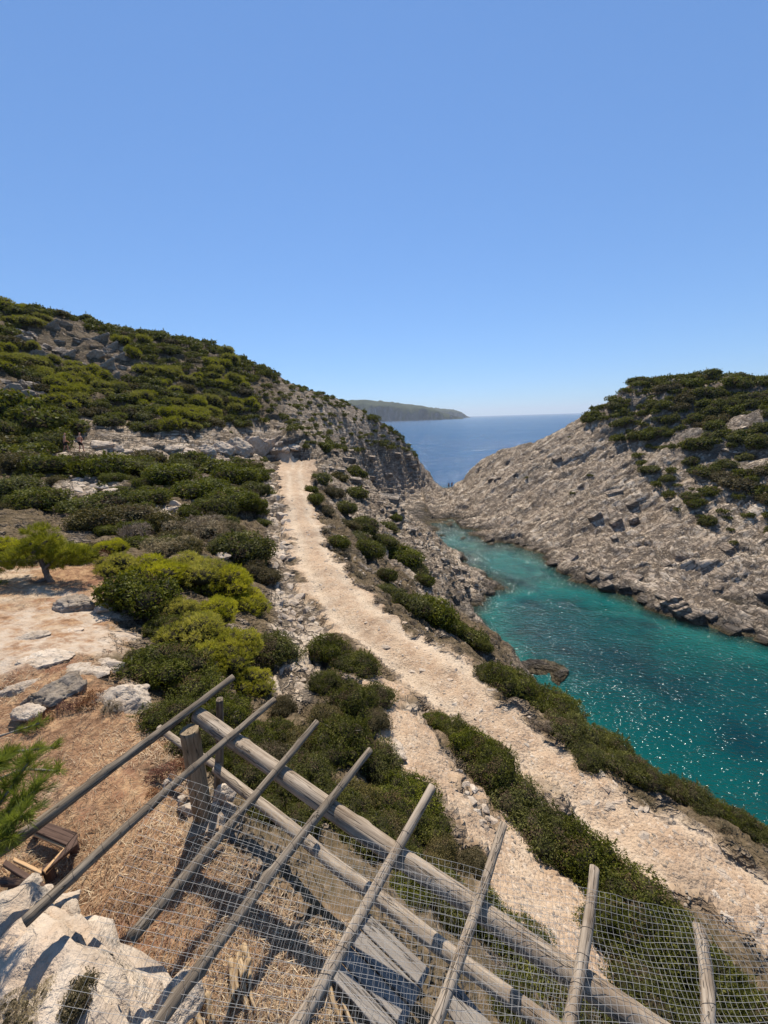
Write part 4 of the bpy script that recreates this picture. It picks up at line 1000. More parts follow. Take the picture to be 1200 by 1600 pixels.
for p in scatter_px([[(20, 515), (110, 500), (200, 545), (215, 590), (150, 585), (60, 560)], [(-20, 590), (60, 600), (60, 640), (-20, 650)]], 26, 6):
    piece(SET['hillside'], rnd.choice(HULLD), p[0], p[1], rnd.uniform(.7, 1.9), .35)
for p in scatter_px([[(480, 690), (560, 700), (640, 700), (680, 765), (640, 790), (570, 770)]], 14, 7):
    piece(SET['hillside'], rnd.choice(BLK), p[0], p[1], rnd.uniform(.7, 1.8), .2, .42, (rnd.uniform(-.08, .08), rnd.uniform(-.02, .16)), rnd.uniform(-.3, .3))
for p in scatter_px([[(560, 750), (640, 810), (780, 905), (760, 940), (700, 900), (590, 800)]], 34, 8):
    piece(SET['hillside'], rnd.choice(HULLD + BLK), p[0], p[1], rnd.uniform(.3, .9), .35, .6)
# blocks of the right headland: water's edge, then the face
for p in scatter_px([[(690, 800), (760, 830), (900, 880), (1080, 950), (1200, 985), (1200, 1004), (1080, 970), (900, 905), (700, 825)]], 46, 9):
    piece(SET['headland'], rnd.choice(HULLD + BLK), p[0], p[1], rnd.uniform(.35, 1.0), .3, .7, (rnd.uniform(-.2, .2), -.45 + rnd.uniform(-.15, .15)), rnd.uniform(-.4, .4))
for p in scatter_px([[(700, 775), (800, 710), (900, 670), (1000, 700), (1060, 800), (1200, 860), (1200, 980), (1000, 920), (820, 840)]], 22, 10):
    piece(SET['headland'], rnd.choice(BLK + HULLD[:2]), p[0], p[1], rnd.uniform(.45, 1.25), .35, .55, (rnd.uniform(-.15, .15), -.45 + rnd.uniform(-.15, .15)), rnd.uniform(-.4, .4))
for p in scatter_px([[(1010, 640), (1200, 620), (1200, 800), (1040, 720)]], 30, 13):
    piece(SET['headland'], rnd.choice(HULLS), p[0], p[1], rnd.uniform(.35, .9), .3, .6)
# rocks awash
for i, (px, py, s, lb) in enumerate(((845, 1042, 2.0, 'dark rock awash in the cove near the green strip'), (872, 1056, 1.3, 'smaller dark rock awash behind the other in the cove'), (690, 836, .9, 'dark rock awash at the head of the cove'), (672, 812, 1.2, 'wet brown rock on the neck at the head of the cove'), (722, 842, .7, 'low dark rock awash beside the headland'), (748, 985, 1.4, 'submerged dark rock below the point of the rock spur'), (772, 1003, 1.2, 'submerged dark rock between spur and green strip'), (800, 1022, 1.3, 'submerged dark rock left of the rock awash near the strip'), (762, 955, 1.2, 'submerged dark rock right beside the rock spur'), (702, 850, .8, 'submerged rock in the shallows at the head of the cove'))):
    p = at_z(px, py, 0); o = link('sea_rock', boulder_mesh(140 + i, (1, .8, .9), MLAND, 16, .2), None, (p[0], p[1], -.12 * s if i < 5 else -.52 * s), (.1, .1, i), (s * 1.5, s, s * .55)); tag(o, lb, 'rock')
# loose stones on the path: the larger ones singly, the gravel as one mass
for p in scatter_px([[(470, 930), (600, 950), (740, 1010), (920, 1180), (1200, 1370), (1200, 1500), (1060, 1390), (820, 1210), (600, 1060)], [(445, 760), (490, 760), (590, 930), (480, 930)]], 110, 11):
    d = math.hypot(p[0], p[1]); piece(SET['path'], rnd.choice(HULLS), p[0], p[1], rnd.uniform(.010, .024) * (d ** .55) * 1.25, .3, .7)
for p in scatter_px([[(470, 930), (600, 950), (740, 1020), (920, 1190), (1200, 1390), (1200, 1480), (1060, 1370), (820, 1190), (600, 1040)]], 55, 31):      # bedrock showing through
    d = math.hypot(p[0], p[1]); piece(SET['path'], rnd.choice(HULLS), p[0], p[1], rnd.uniform(.03, .07) * (d ** .55), .55, .35)
def gravel(name, mask, n, s0, s1, label, seed, ymax=26):
    r = np.random.default_rng(seed)
    jj, ii = np.nonzero((mask > .6) & (YY < ymax) & (YY > .3))
    w = 1.0 / np.maximum(np.hypot(GX[ii], GY[jj]), 3) ** .6; w /= w.sum()
    k = r.choice(len(jj), n, p=w)
    x = GX[ii[k]] + r.uniform(-.06, .06, n); y = GY[jj[k]] + r.uniform(-.06, .06, n); z = ground(x, y)
    base = np.array(((1, 0, 0), (-.3, .9, 0), (-.7, -.7, 0), (.5, -.8, .1), (.3, .3, .75), (-.4, -.1, .6)), float)
    f = np.array(((0, 1, 4), (1, 2, 5), (1, 5, 4), (2, 3, 5), (3, 0, 4), (3, 4, 5)))
    s = r.uniform(s0, s1, n) * r.uniform(.6, 1.5, n) * np.where(r.uniform(size=n) < .06, 2.6, 1.0); a = r.uniform(0, 6.28, n)
    B = base[None] * s[:, None, None] * np.stack((np.ones(n), r.uniform(.6, 1, n), r.uniform(.5, 1, n)), 1)[:, None]
    X = B[..., 0] * np.cos(a)[:, None] - B[..., 1] * np.sin(a)[:, None]; Y = B[..., 0] * np.sin(a)[:, None] + B[..., 1] * np.cos(a)[:, None]
    V = np.stack((X + x[:, None], Y + y[:, None], B[..., 2] + z[:, None] - .004), -1).reshape(-1, 3)
    F = (f[None] + np.arange(n)[:, None, None] * 6).reshape(-1, 3)
    tag(link(name, mesh_np(name, V, F, False, [MGRAV])), label, 'gravel', kind='stuff')
gravel('path_gravel', np.clip(PATHM + TRM, 0, 1), 13000, .005, .015, 'pale limestone gravel strewn over the path', 21)
# ------------------------------------------------------------------ the pergola of weathered poles under wire netting
def wood_material(name, dark, mid, pale):
    n = NT(name); c = n.coord('Object'); oi = n.n('ShaderNodeObjectInfo').outputs['Random']
    off = n.n('ShaderNodeVectorMath', operation='ADD'); n.l(c, off.inputs[0]); n.l(n.math('MULTIPLY', oi, 50.0), off.inputs[1])
    v = off.outputs[0]
    grain = n.noise(n.mapping(v, scale=(14, 14, .8)), 3.2, 6, .65, .4); patch = n.noise(v, 3.0, 4, .6)
    split = n.math('ABSOLUTE', n.math('SUBTRACT', n.noise(n.mapping(v, scale=(9, 9, .45)), 2.0, 3, .5, .3), .5))
    col = n.ramp(grain, [(.28, dark), (.5, mid), (.75, pale)])
    col = n.mix(n.mr(patch, .5, .72, 0, .6), col, (dark[0] * 1.2, dark[1] * 1.1, dark[2]))
    crk = n.mr(split, 0, .014)
    col = n.mix(n.math('MULTIPLY', n.math('SUBTRACT', 1.0, crk), .7), col, (.02, .016, .012))
    h = n.math('ADD', n.math('MULTIPLY', grain, .35), n.math('MULTIPLY', crk, .6))
    n.principled(col, .88, n.bump(h, .85, .012), .15); return n.m
MWOOD = wood_material('weathered_wood', (.13, .095, .065), (.31, .245, .18), (.47, .39, .30))
MWOODG = wood_material('grey_backlit_wood', (.065, .048, .034), (.175, .138, .10), (.33, .27, .205))  # grey wood toned down; backlit shade of the dark rafters put into the colour
MWOODB = wood_material('brown_post_wood', (.12, .085, .05), (.26, .19, .12), (.38, .29, .19))
def log(name, a, b, r0, r1, mat, parent, seed, bend=.02, sides=18, knots=0, seg=None):
    a = np.asarray(a, float); b = np.asarray(b, float); L = np.linalg.norm(b - a); r = np.random.default_rng(seed)
    n = seg or max(10, int(L / .045)); zz = np.linspace(0, L, n); th = np.arange(sides) / sides * 2 * np.pi
    bx = bend * (np.sin(zz / L * np.pi * r.uniform(.8, 1.6) + r.uniform(0, 3)) + .4 * vnoise(np.stack((zz * 1.8, zz * 0, zz * 0), 1), seed)); by = bend * (np.sin(zz / L * np.pi * r.uniform(.8, 1.6) + r.uniform(0, 3)) + .4 * vnoise(np.stack((zz * 1.8, zz * 0 + 5, zz * 0), 1), seed))
    Z, T = np.meshgrid(zz, th, indexing='ij')
    Rr = r0 + (r1 - r0) * Z / L
    q = np.stack((np.cos(T) * 1.3, np.sin(T) * 1.3, Z * 2.4), -1).reshape(-1, 3)
    Rr = Rr * (1 + .11 * vnoise(q, seed).reshape(Z.shape) + .05 * vnoise(np.stack((np.cos(T) * 3.4, np.sin(T) * 3.4, Z * .9), -1).reshape(-1, 3), seed + 1).reshape(Z.shape))
    Rr = Rr - .16 * Rr * sstep(.10, 0, np.abs(vnoise(np.stack((np.cos(T) * 2.0, np.sin(T) * 2.0, Z * .35), -1).reshape(-1, 3), seed + 2).reshape(Z.shape)))     # drying splits
    for _ in range(knots):
        kz = r.uniform(.1, .9) * L; kt = r.uniform(0, 6.28); dd = ((Z - kz) / .035) ** 2 + ((np.angle(np.exp(1j * (T - kt)))) * r0 / .03) ** 2
        Rr = Rr + .016 * np.exp(-dd)
    V = np.stack((np.cos(T) * Rr + bx[:, None], np.sin(T) * Rr + by[:, None], Z), -1).reshape(-1, 3)
    idx = np.arange(n * sides).reshape(n, sides); nxt = np.roll(idx, -1, 1)
    F = np.stack((idx[:-1], nxt[:-1], nxt[1:], idx[1:]), -1).reshape(-1, 4)
    c0 = len(V); V = np.vstack((V, (bx[0], by[0], 0.004), (bx[-1], by[-1], L + .006 * r0 / .05)))
    caps = [(idx[0, (i + 1) % sides], idx[0, i], c0, c0) for i in range(sides)] + [(idx[-1, i], idx[-1, (i + 1) % sides], c0 + 1, c0 + 1) for i in range(sides)]
    me = assemble(name, [(V, np.vstack((F, np.array(caps))), np.zeros(len(V)), 0)], [mat])
    sm = np.zeros(len(me.polygons), bool); sm[:len(F)] = True; me.polygons.foreach_set('use_smooth', sm)
    o = link(name, me, parent); d = Vector(b - a).normalized()
    o.rotation_mode = 'QUATERNION'; o.rotation_quaternion = d.to_track_quat('Z', 'Y'); o.location = Vector(a)
    return o
pb = at_z(320, 1282, 18.0)                     # foot of the post
PERG = bpy.data.objects.new('pergola', None); COL.objects.link(PERG); PERG.location = (0, 0, 0)
tag(PERG, 'low pergola of weathered grey poles covered with wire netting', 'pergola')
BA = at_t(322, 1130, 3.86); BB = at_t(1090, 1652, 2.12)
bdir = (BB - BA) / np.linalg.norm(BB - BA)
log('beam', BA - bdir * .15, BB + bdir * .5, .074, .066, MWOOD, PERG, 5, .014, 26, 3)
log('post', (pb[0], pb[1], 17.85), (pb[0] - .02, pb[1] + .03, BA[2] + .02), .085, .080, MWOODB, PERG, 6, .004, 24, 2)
def tubes(lines, rad):
    Vs = []; Fs = []; off = 0
    for P in lines:
        P = np.asarray(P); T = norm(np.gradient(P, axis=0)); U = norm(np.cross(T, np.array((.1, .2, 1.0)))); W = np.cross(T, U)
        ring = np.stack([P + rad * (math.cos(a) * U + math.sin(a) * W) for a in (0, 2.094, 4.189)], 1); n = len(P)
        idx = np.arange(n * 3).reshape(n, 3) + off; nx_ = np.roll(idx, -1, 1)
        Fs.append(np.stack((idx[:-1], nx_[:-1], nx_[1:], idx[1:]), -1).reshape(-1, 4)); Vs.append(ring.reshape(-1, 3)); off += n * 3
    return np.concatenate(Vs), np.concatenate(Fs)
n_ = NT('rusty_tie_wire'); n_.principled((.09, .075, .065), .6, None, .3); MTIE = n_.m
# rafters lie in one plane on top of the beam, falling a little towards the rock wall
rdir = np.array((-.455, -.89, -.14)); rdir /= np.linalg.norm(rdir)
pn = np.cross(bdir, rdir); pn /= np.linalg.norm(pn)
if pn[2] < 0: pn = -pn
P0 = BA + np.array((0, 0, .106))
def on_plane(px, py, lift=0.0):
    d = ray(px, py); o = P0 + pn * lift; return CAM + d * (((o - CAM) @ pn) / (d @ pn))
RAF = [((364, 1059), (-25, 1350), .040, .055, MWOODG), ((428, 1093), (35, 1437), .036, .046, MWOODG), ((495, 1130), (203, 1466), .034, .048, MWOODG), ((577, 1172), (285, 1560), .036, .046, MWOODG), ((672, 1230), (468, 1600), .040, .046, MWOOD), ((788, 1290), (674, 1600), .034, .044, MWOOD), ((926, 1358), (887, 1600), .040, .042, MWOOD), ((1087, 1448), (1108, 1602), .044, .044, MWOOD)]
for i, (a, b, r0, r1, m) in enumerate(RAF):
    A = on_plane(*a); B = on_plane(*b)
    if i >= 3: B = B + (B - A) * (.5 if i < 6 else .9)
    bend_ = .020 if i != 6 else .036
    rf = log('rafter', A, B, r0 * .84, r1 * .84, m, PERG, 20 + i, bend_, 16, 4)
    if i >= 1:                                  # wire ties that hold the netting down
        me_ = rf.data; L_ = np.linalg.norm(B - A); co = np.empty(len(me_.vertices) * 3, np.float32); me_.vertices.foreach_get('co', co); co = co.reshape(-1, 3)[:-2].reshape(-1, 16, 3)
        for z_ in np.arange(.42, L_ - .05, .13 if i > 3 else .17):
            j_ = int(z_ / L_ * (len(co) - 1)); ring = co[j_] ; c_ = ring.mean(0); tl = rnd.uniform(-.02, .02)
            P_ = c_ + (ring - c_) * 1.035 + np.array((0, 0, 1)) * (np.cos(np.arange(16) / 16 * 6.283) * tl)[:, None]; P_ = np.vstack((P_, P_[:2]))
            V_, F_ = tubes([P_], .0016); link('wire_tie', mesh_np('wire_tie', V_, F_, True, [MTIE]), rf)
RL = at_z(248, 1138, 18.42); RM = at_z(335, 1204, 18.32); RE = at_z(880, 1618, 18.12)
log('rail', RM + (RM - RE) * -.0, RE, .050, .056, MWOOD, PERG, 40, .018, 16, 2)
log('rail', RL, RM + np.array((.02, .06, -.02)), .036, .042, MWOOD, PERG, 41, .008, 14, 1)
s0 = at_t(344, 1092, 4.15); s1 = at_t(335, 1212, 4.35)
log('stake', (s1[0], s1[1], 17.8), s0, .045, .040, MWOODG, PERG, 42, .006, 14)
# wire netting: rectangular welded mesh, sagging between the rafters
n_ = NT('galvanised_wire'); n_.principled((.30, .29, .275), .55, None, .4, Metallic=.3); MWIRE = n_.m
def netting(top, bot, nu, nv, lift, seed, rad=.0014, sag=.035):
    """top/bot: photo points of the two long edges, met with the rafter plane"""
    ft = np.linspace(0, 1, len(top)); fb = np.linspace(0, 1, len(bot))
    T = np.array([on_plane(*p) for p in top]); B = np.array([on_plane(*p) for p in bot])
    def surf(u, v):
        a = np.stack([np.interp(u, ft, T[:, k]) for k in range(3)], -1); b = np.stack([np.interp(u, fb, B[:, k]) for k in range(3)], -1)
        p = a * (1 - v)[..., None] + b * v[..., None]
        w_ = lift + sag * vnoise(np.stack((u * 7, v * 4, u * 0), -1).reshape(-1, 3), seed).reshape(u.shape) + .006 * vnoise(np.stack((u * 40, v * 30, u * 0), -1).reshape(-1, 3), seed + 1).reshape(u.shape)
        jig = .010 * vnoise(np.stack((u * 22, v * 9, u * 0), -1).reshape(-1, 3), seed + 2).reshape(u.shape)
        return p + pn * w_[..., None] + bdir * jig[..., None]
    lines = []
    for i in range(nu + 1): lines.append(surf(np.full(40, i / nu), np.linspace(0, 1, 40)))
    for j in range(nv + 1): lines.append(surf(np.linspace(0, 1, 110), np.full(110, j / nv)))
    V, F = tubes(lines, rad)
    return link('wire_netting', mesh_np('wire_netting', V, F, True, [MWIRE]), PERG)
top1 = [(268, 1215), (400, 1262), (520, 1308), (640, 1338), (760, 1366), (890, 1388), (1000, 1420), (1100, 1436), (1215, 1438)]
bot1 = [(20, 1720), (250, 1735), (450, 1745), (620, 1750), (770, 1755), (930, 1755), (1080, 1750), (1210, 1740), (1340, 1720)]
netting(top1, bot1, 104, 27, .055, 1, .0010)
top2 = [(330, 1250), (470, 1300), (600, 1345), (740, 1385), (870, 1420), (960, 1470)]
bot2 = [(120, 1740), (330, 1745), (520, 1750), (690, 1755), (820, 1755), (930, 1750)]
netting(top2, bot2, 78, 24, -.075, 7, .0009, .05)
# stones packed round the foot of the post
for i, (px, py, s, lb) in enumerate(((296, 1262, .13, 'cream stone left of the pergola post foot'), (350, 1240, .13, 'white stone right of the pergola post foot'), (334, 1262, .08, 'small white stone in front of the pergola post'), (345, 1280, .085, 'rounded white stone below the pergola post'), (358, 1262, .10, 'pale stone in the grass beside the post'), (283, 1250, .08, 'small stone behind the left post stone'), (262, 1224, .06, 'pale stone standing for a white cup in the dead shrub by the post'))):  # the last one, a pale stone, stands for a white cup
    set_rock('rock', boulder_mesh(60 + i, (s, s * .8, s * .9), MROCK, 11, .08), px, py, lb, rz=i * .9, z=18.0 + s * .5, dz=-.15 * s)
m = NT('footing_stone'); ps = m.coord('Object'); m.principled(m.ramp(m.noise(ps, 8, 5, .6), [(.3, (.18, .125, .08)), (.7, (.32, .235, .16))]), .95, m.bump(m.noise(ps, 30, 4), .6, .02), .1)
bm = bmesh.new(); bmesh.ops.create_cube(bm, size=1)
for v in bm.verts: v.co = Vector((v.co.x * .36, v.co.y * .32, v.co.z * .10))
bmesh.ops.bevel(bm, geom=list(bm.edges), offset=.03, segments=2, affect='EDGES')
me = bpy.data.meshes.new('footing'); bm.to_mesh(me); bm.free(); me.materials.append(m.m)
link('footing', me, PERG, (pb[0] + .02, pb[1] - .06, 18.02), (0, 0, .35))
# ------------------------------------------------------------------ people
def plain(name, c, rough=.7):
    n = NT(name); v = n.noise(n.coord('Object'), 30, 3); n.principled(n.mix(n.mr(v, .3, .7, 0, .35), c, tuple(x * .75 for x in c)), rough, None, .2); return n.m
MSKIN = plain('tanned_skin', (.68, .33, .20), .55); MHAIR = plain('dark_hair', (.03, .02, .015)); MSHORT = plain('dark_shorts', (.015, .015, .02)); MBAG = plain('dark_backpack', (.02, .022, .026)); MSKIN2 = plain('shaded_skin', (.30, .17, .12), .55); MSHOE = plain('dark_shoes', (.03, .03, .035))
def skinned(name, joints, bones, mat, parent, sub=1, root=0):
    me = bpy.data.meshes.new(name); me.from_pydata([j[0] for j in joints], bones, []); me.materials.append(mat)
    o = link(name, me, parent)
    m = o.modifiers.new('skin', 'SKIN'); m.use_smooth_shade = True
    for i, j in enumerate(joints):
        sv = me.skin_vertices[0].data[i]; sv.radius = j[1] if isinstance(j[1], tuple) else (j[1], j[1]); sv.use_root = (i == root)
    s = o.modifiers.new('sub', 'SUBSURF'); s.levels = sub; s.render_levels = sub
    return o
def person(loc, rz, label, pose, skin=None, scale=1.0, bag=False):
    """1.75 m figure standing at loc, facing local -Y"""
    E = bpy.data.objects.new('person', None); COL.objects.link(E); E.location = loc; E.rotation_euler = (0, 0, rz); E.scale = (scale,) * 3; tag(E, label, 'person')
    st, bend, arm = pose                         # stride, trunk bend forward, arm swing
    def T(x, y, z):                              # bend of the trunk above the pelvis
        dz = z - .93; return (x, y - math.sin(bend) * dz, .93 + math.cos(bend) * dz)
    J = [((0, 0, .93), (.15, .11)), (T(0, 0, 1.12), (.135, .095)), (T(0, 0, 1.32), (.165, .11)), (T(0, 0, 1.45), (.10, .08)), (T(0, -.01, 1.53), .055), (T(0, -.02, 1.60), (.072, .085)), (T(0, -.025, 1.69), (.078, .092)), (T(0, -.02, 1.745), (.05, .06)),
         ((.09, 0, .88), .095), ((.10, -st * .55 - .03, .48), .062), ((.10, -st * .7 + .03, .08), .042), ((.11, -st * .7 - .12, .03), .035),
         ((-.09, 0, .88), .095), ((-.10, st * .35 - .05, .48), .062), ((-.10, st * .9, .09), .042), ((-.11, st * .9 - .14, .03), .035),
         (T(.185, 0, 1.40), .062), (T(.235, arm * .3, 1.13), .045), (T(.22, -.12 - arm * .2, .92), .033), (T(.21, -.15 - arm * .3, .84), (.028, .042)), (T(.20, -.19 - arm * .3, .77), (.016, .03)),
         (T(-.185, 0, 1.40), .062), (T(-.235, -arm * .3, 1.13), .045), (T(-.22, -.12 + arm * .2, .92), .033), (T(-.21, -.15 + arm * .3, .84), (.028, .042)), (T(-.20, -.19 + arm * .3, .77), (.016, .03))]
    Bn = [(0, 1), (1, 2), (2, 3), (3, 4), (4, 5), (5, 6), (6, 7), (0, 8), (8, 9), (9, 10), (10, 11), (0, 12), (12, 13), (13, 14), (14, 15), (2, 16), (16, 17), (17, 18), (18, 19), (19, 20), (2, 21), (21, 22), (22, 23), (23, 24), (24, 25)]
    skinned('body', J, Bn, skin or MSKIN, E)
    S = [((0, 0, .97), (.168, .13)), ((.09, 0, .86), .115), ((.10, -st * .42 - .02, .55), .088), ((-.09, 0, .86), .115), ((-.10, st * .28 - .04, .55), .088)]
    skinned('shorts', S, [(0, 1), (1, 2), (0, 3), (3, 4)], MSHORT, E)
    skinned('hair', [(T(0, .015, 1.66), (.072, .08)), (T(0, .0, 1.735), (.078, .088))], [(0, 1)], MHAIR, E)
    for k in (10, 14):
        a = J[k][0]; b = J[k + 1][0]; skinned('shoe', [((a[0], a[1] + .04, .05), .048), ((b[0], b[1], .035), .04)], [(0, 1)], MSHOE, E)
    hd = np.array(T(0, -.105, 1.66)); skinned('nose', [((hd[0], hd[1] + .02, hd[2] + .03), .012), ((hd[0], hd[1] - .012, hd[2]), .016)], [(0, 1)], skin or MSKIN, E)
    return E
g = hit(104, 706); person(g, math.radians(115), 'bare-chested hiker in dark shorts, the left one of two on the slope', (.22, .18, .5))
g2 = hit(128, 706); P2 = person(g2, math.radians(100), 'bare-chested hiker wearing a backpack, right one of two on the slope', (.20, .12, -.4))
r_ = math.radians(100)
bk = skinned('backpack', [((0, .20, 1.08), (.14, .085)), ((0, .21, 1.26), (.15, .10)), ((0, .185, 1.42), (.11, .07))], [(0, 1), (1, 2)], MBAG, None); bk.location = g2; bk.rotation_euler = (0, 0, r_); tag(bk, 'dark backpack on the back of the right-hand hiker', 'backpack')
for px, rz, lb in ((701, 2.9, 'tiny dark figure on the rocky neck, the left one'), (706, 3.4, 'tiny dark figure on the rocky neck, the right one')):
    q = at_z(px, 766, 1.3); zz = float(ground(q[0], q[1])[0]); person((q[0], q[1], zz), rz, lb, (.08, .05, .2), MSKIN2)
# ------------------------------------------------------------------ boards, frame, driftwood
def plank(name, corners, thick, mat, parent=None):
    """four world corners -> a board of that outline and thickness, grain along its long side"""
    C = [np.asarray(c, float) for c in corners]; o = sum(C) / 4
    ex = norm((C[1] - C[0]) + (C[2] - C[3])); ez = norm(np.cross(ex, C[3] - C[0])); 
    if ez[2] < 0: ez = -ez
    ey = np.cross(ez, ex); Rm = np.stack((ex, ey, ez), 1)
    bm = bmesh.new(); loc = [Rm.T @ (c - o) for c in C]
    # local z runs along the board so the wood grain follows it
    top = [bm.verts.new((l[1], thick / 2, l[0])) for l in loc]; bot = [bm.verts.new((l[1], -thick / 2, l[0])) for l in loc]
    bm.faces.new(top); bm.faces.new(bot[::-1])
    for i in range(4): bm.faces.new((top[i], bot[i], bot[(i + 1) % 4], top[(i + 1) % 4]))
    bmesh.ops.recalc_face_normals(bm, faces=list(bm.faces)); bmesh.ops.bevel(bm, geom=list(bm.edges), offset=.004, segments=1, affect='EDGES')
    me = bpy.data.meshes.new(name); bm.to_mesh(me); bm.free(); me.materials.append(mat)
    ob = link(name, me, parent)
    R4 = Matrix(((ey[0], ez[0], ex[0], o[0]), (ey[1], ez[1], ex[1], o[1]), (ey[2], ez[2], ex[2], o[2]), (0, 0, 0, 1)))
    if R4.to_3x3().determinant() < 0:
        for v in me.vertices: v.co.x = -v.co.x
        me.flip_normals(); R4 = Matrix(((-ey[0], ez[0], ex[0], o[0]), (-ey[1], ez[1], ex[1], o[1]), (-ey[2], ez[2], ex[2], o[2]), (0, 0, 0, 1)))
    ob.matrix_local = R4
    return ob
MBOARD = wood_material('silvered_board', (.15, .13, .11), (.235, .205, .175), (.31, .275, .235))
TB = bpy.data.objects.new('plank_platform', None); COL.objects.link(TB); tag(TB, 'low platform of silvered planks on the ground under the netting', 'platform')
def zq(*p): return [at_z(a, b, zt) for a, b in p]
A0, A1, B0, B1 = (np.array(x, float) for x in ((578, 1427), (672, 1514), (516, 1528), (614, 1640)))
for i in range(4):                              # four planks side by side, the seam open
    f0, f1 = i / 4 + .012, (i + 1) / 4 - .012; zt = 18.115 + (.008, 0, .012, .004)[i]
    plank('plank', zq(tuple(A0 + (B0 - A0) * f0), tuple(A1 + (B1 - A1) * f0), tuple(A1 + (B1 - A1) * f1), tuple(A0 + (B0 - A0) * f1)), .028, MBOARD, TB)
zt = 18.07
for f in (.2, .8):
    c0 = A0 + (A1 - A0) * f; c1 = B0 + (B1 - B0) * f; w2 = (A1 - A0) * .05
    plank('bearer', zq(tuple(c0), tuple(c0 + w2), tuple(c1 + w2), tuple(c1)), .05, MWOODB, TB)
zt = 18.0
o = plank('plank', zq((706, 1530), (775, 1610), (735, 1640), (690, 1565)), .03, MBOARD); tag(o, 'single grey plank right of the plank platform', 'plank')
# broken wooden frame on the litter
MFRM = wood_material('stained_board', (.05, .03, .022), (.095, .058, .042), (.14, .092, .07)); MRAW = wood_material('raw_wood_edge', (.35, .20, .09), (.50, .31, .16), (.60, .42, .24))
FR = bpy.data.objects.new('wooden_frame', None); COL.objects.link(FR); tag(FR, 'broken brown wooden frame lying at the left behind the corner rock', 'frame')
zt = 18.16
plank('board', zq((66, 1283), (121, 1302), (104, 1322), (46, 1297)), .03, MFRM, FR)
plank('board', zq((121, 1303), (121, 1320), (71, 1364), (104, 1323)), .03, MFRM, FR)
zt = 18.135
plank('edge_strip', zq((47, 1298), (104, 1323), (101, 1328), (45, 1302)), .03, MRAW, FR)
plank('edge_strip', zq((102, 1324), (106, 1328), (72, 1366), (67, 1362)), .03, MRAW, FR)
zt = 18.1
plank('board', zq((22, 1340), (68, 1362), (66, 1368), (20, 1346)), .03, MRAW, FR)
plank('board', zq((10, 1345), (85, 1392), (80, 1402), (4, 1353)), .04, MFRM, FR)
plank('board', zq((0, 1372), (62, 1376), (62, 1386), (0, 1384)), .04, MFRM, FR)
for px, py in ((112, 1312), (74, 1355), (54, 1290)):
    q = at_z(px, py, 18.14); log('leg', (q[0], q[1], 17.7), (q[0], q[1], 18.14), .04, .04, MFRM, FR, px, .002, 8)
# split driftwood
MDRIFT = wood_material('split_driftwood', (.14, .08, .04), (.36, .25, .14), (.56, .43, .27))
def drift(px, py, length, ang, label, seed, nsp=5):
    p = hit(px, py); r = np.random.default_rng(seed)
    E = bpy.data.objects.new('driftwood', None); COL.objects.link(E); tag(E, label, 'driftwood'); E.location = p
    for i in range(nsp):
        a = ang + r.uniform(-.22, .22); off = np.array((-math.sin(ang), math.cos(ang), 0)) * (i - nsp / 2) * .021 + r.normal(0, .012, 3)
        d = np.array((math.cos(a), math.sin(a), r.uniform(-.04, .1))) * length * r.uniform(.45, 1)
        log('splinter', off - d / 2 + np.array((0, 0, .07)), off + d / 2 + np.array((0, 0, .06 + r.uniform(0, .04))), .026, .007, MDRIFT, E, seed + i, .024, 9)
drift(382, 1545, .42, -1.05, 'split bleached piece of driftwood under the fourth rafter', 3, 7)
drift(545, 1578, .42, -1.2, 'long splintered piece of driftwood beside the plank platform', 13, 4)
drift(325, 1590, .25, -.6, 'short driftwood splinters near the huge corner rock', 23, 3)
# straw and needles on the yard
def straw(n, seed):
    r = np.random.default_rng(seed)
    jj, ii = np.nonzero((YARDM > .3) & (YY < 12) & (YY > .4) & (BARE < .5))
    w = 1.0 / np.maximum(np.hypot(GX[ii], GY[jj]), 2) ** 1.2; w /= w.sum()
    k = r.choice(len(jj), n, p=w); x = GX[ii[k]] + r.uniform(-.06, .06, n); y = GY[jj[k]] + r.uniform(-.06, .06, n)
    dn = vnoise(np.stack((x * 1.1, y * 1.1, x * 0), 1), 5) + r.normal(0, .35, n) > -.45
    x = x[dn]; y = y[dn]; n = len(x); z = ground(x, y)
    a = r.uniform(0, 6.28, n); tl = r.normal(0, .28, n) + .12
    T = np.stack((np.cos(a) * np.cos(tl), np.sin(a) * np.cos(tl), np.abs(np.sin(tl))), 1)
    L = r.uniform(.025, .075, n); P = np.stack((x, y, z + .006 + L * np.abs(T[:, 2])), 1)
    N = norm(np.stack((r.normal(0, .5, n), r.normal(0, .5, n), np.ones(n)), 1))
    V, F = quads(P, N, T, L, r.uniform(.0016, .0034, n))
    v = np.clip(.5 + .35 * vnoise(np.stack((x * .9, y * .9, x * 0), 1), 15) + r.normal(0, .25, n), 0, 1)
    return assemble('dry_grass', [(V, F, np.repeat(v, 4), 0)], [leaf_material('straw', (.20, .10, .05), (.40, .27, .14), (.66, .52, .31), .15, .1, None, .8)])
tag(link('dry_grass', straw(60000, 3)), 'dry straw and fallen needles covering the yard', 'dry grass', kind='stuff')

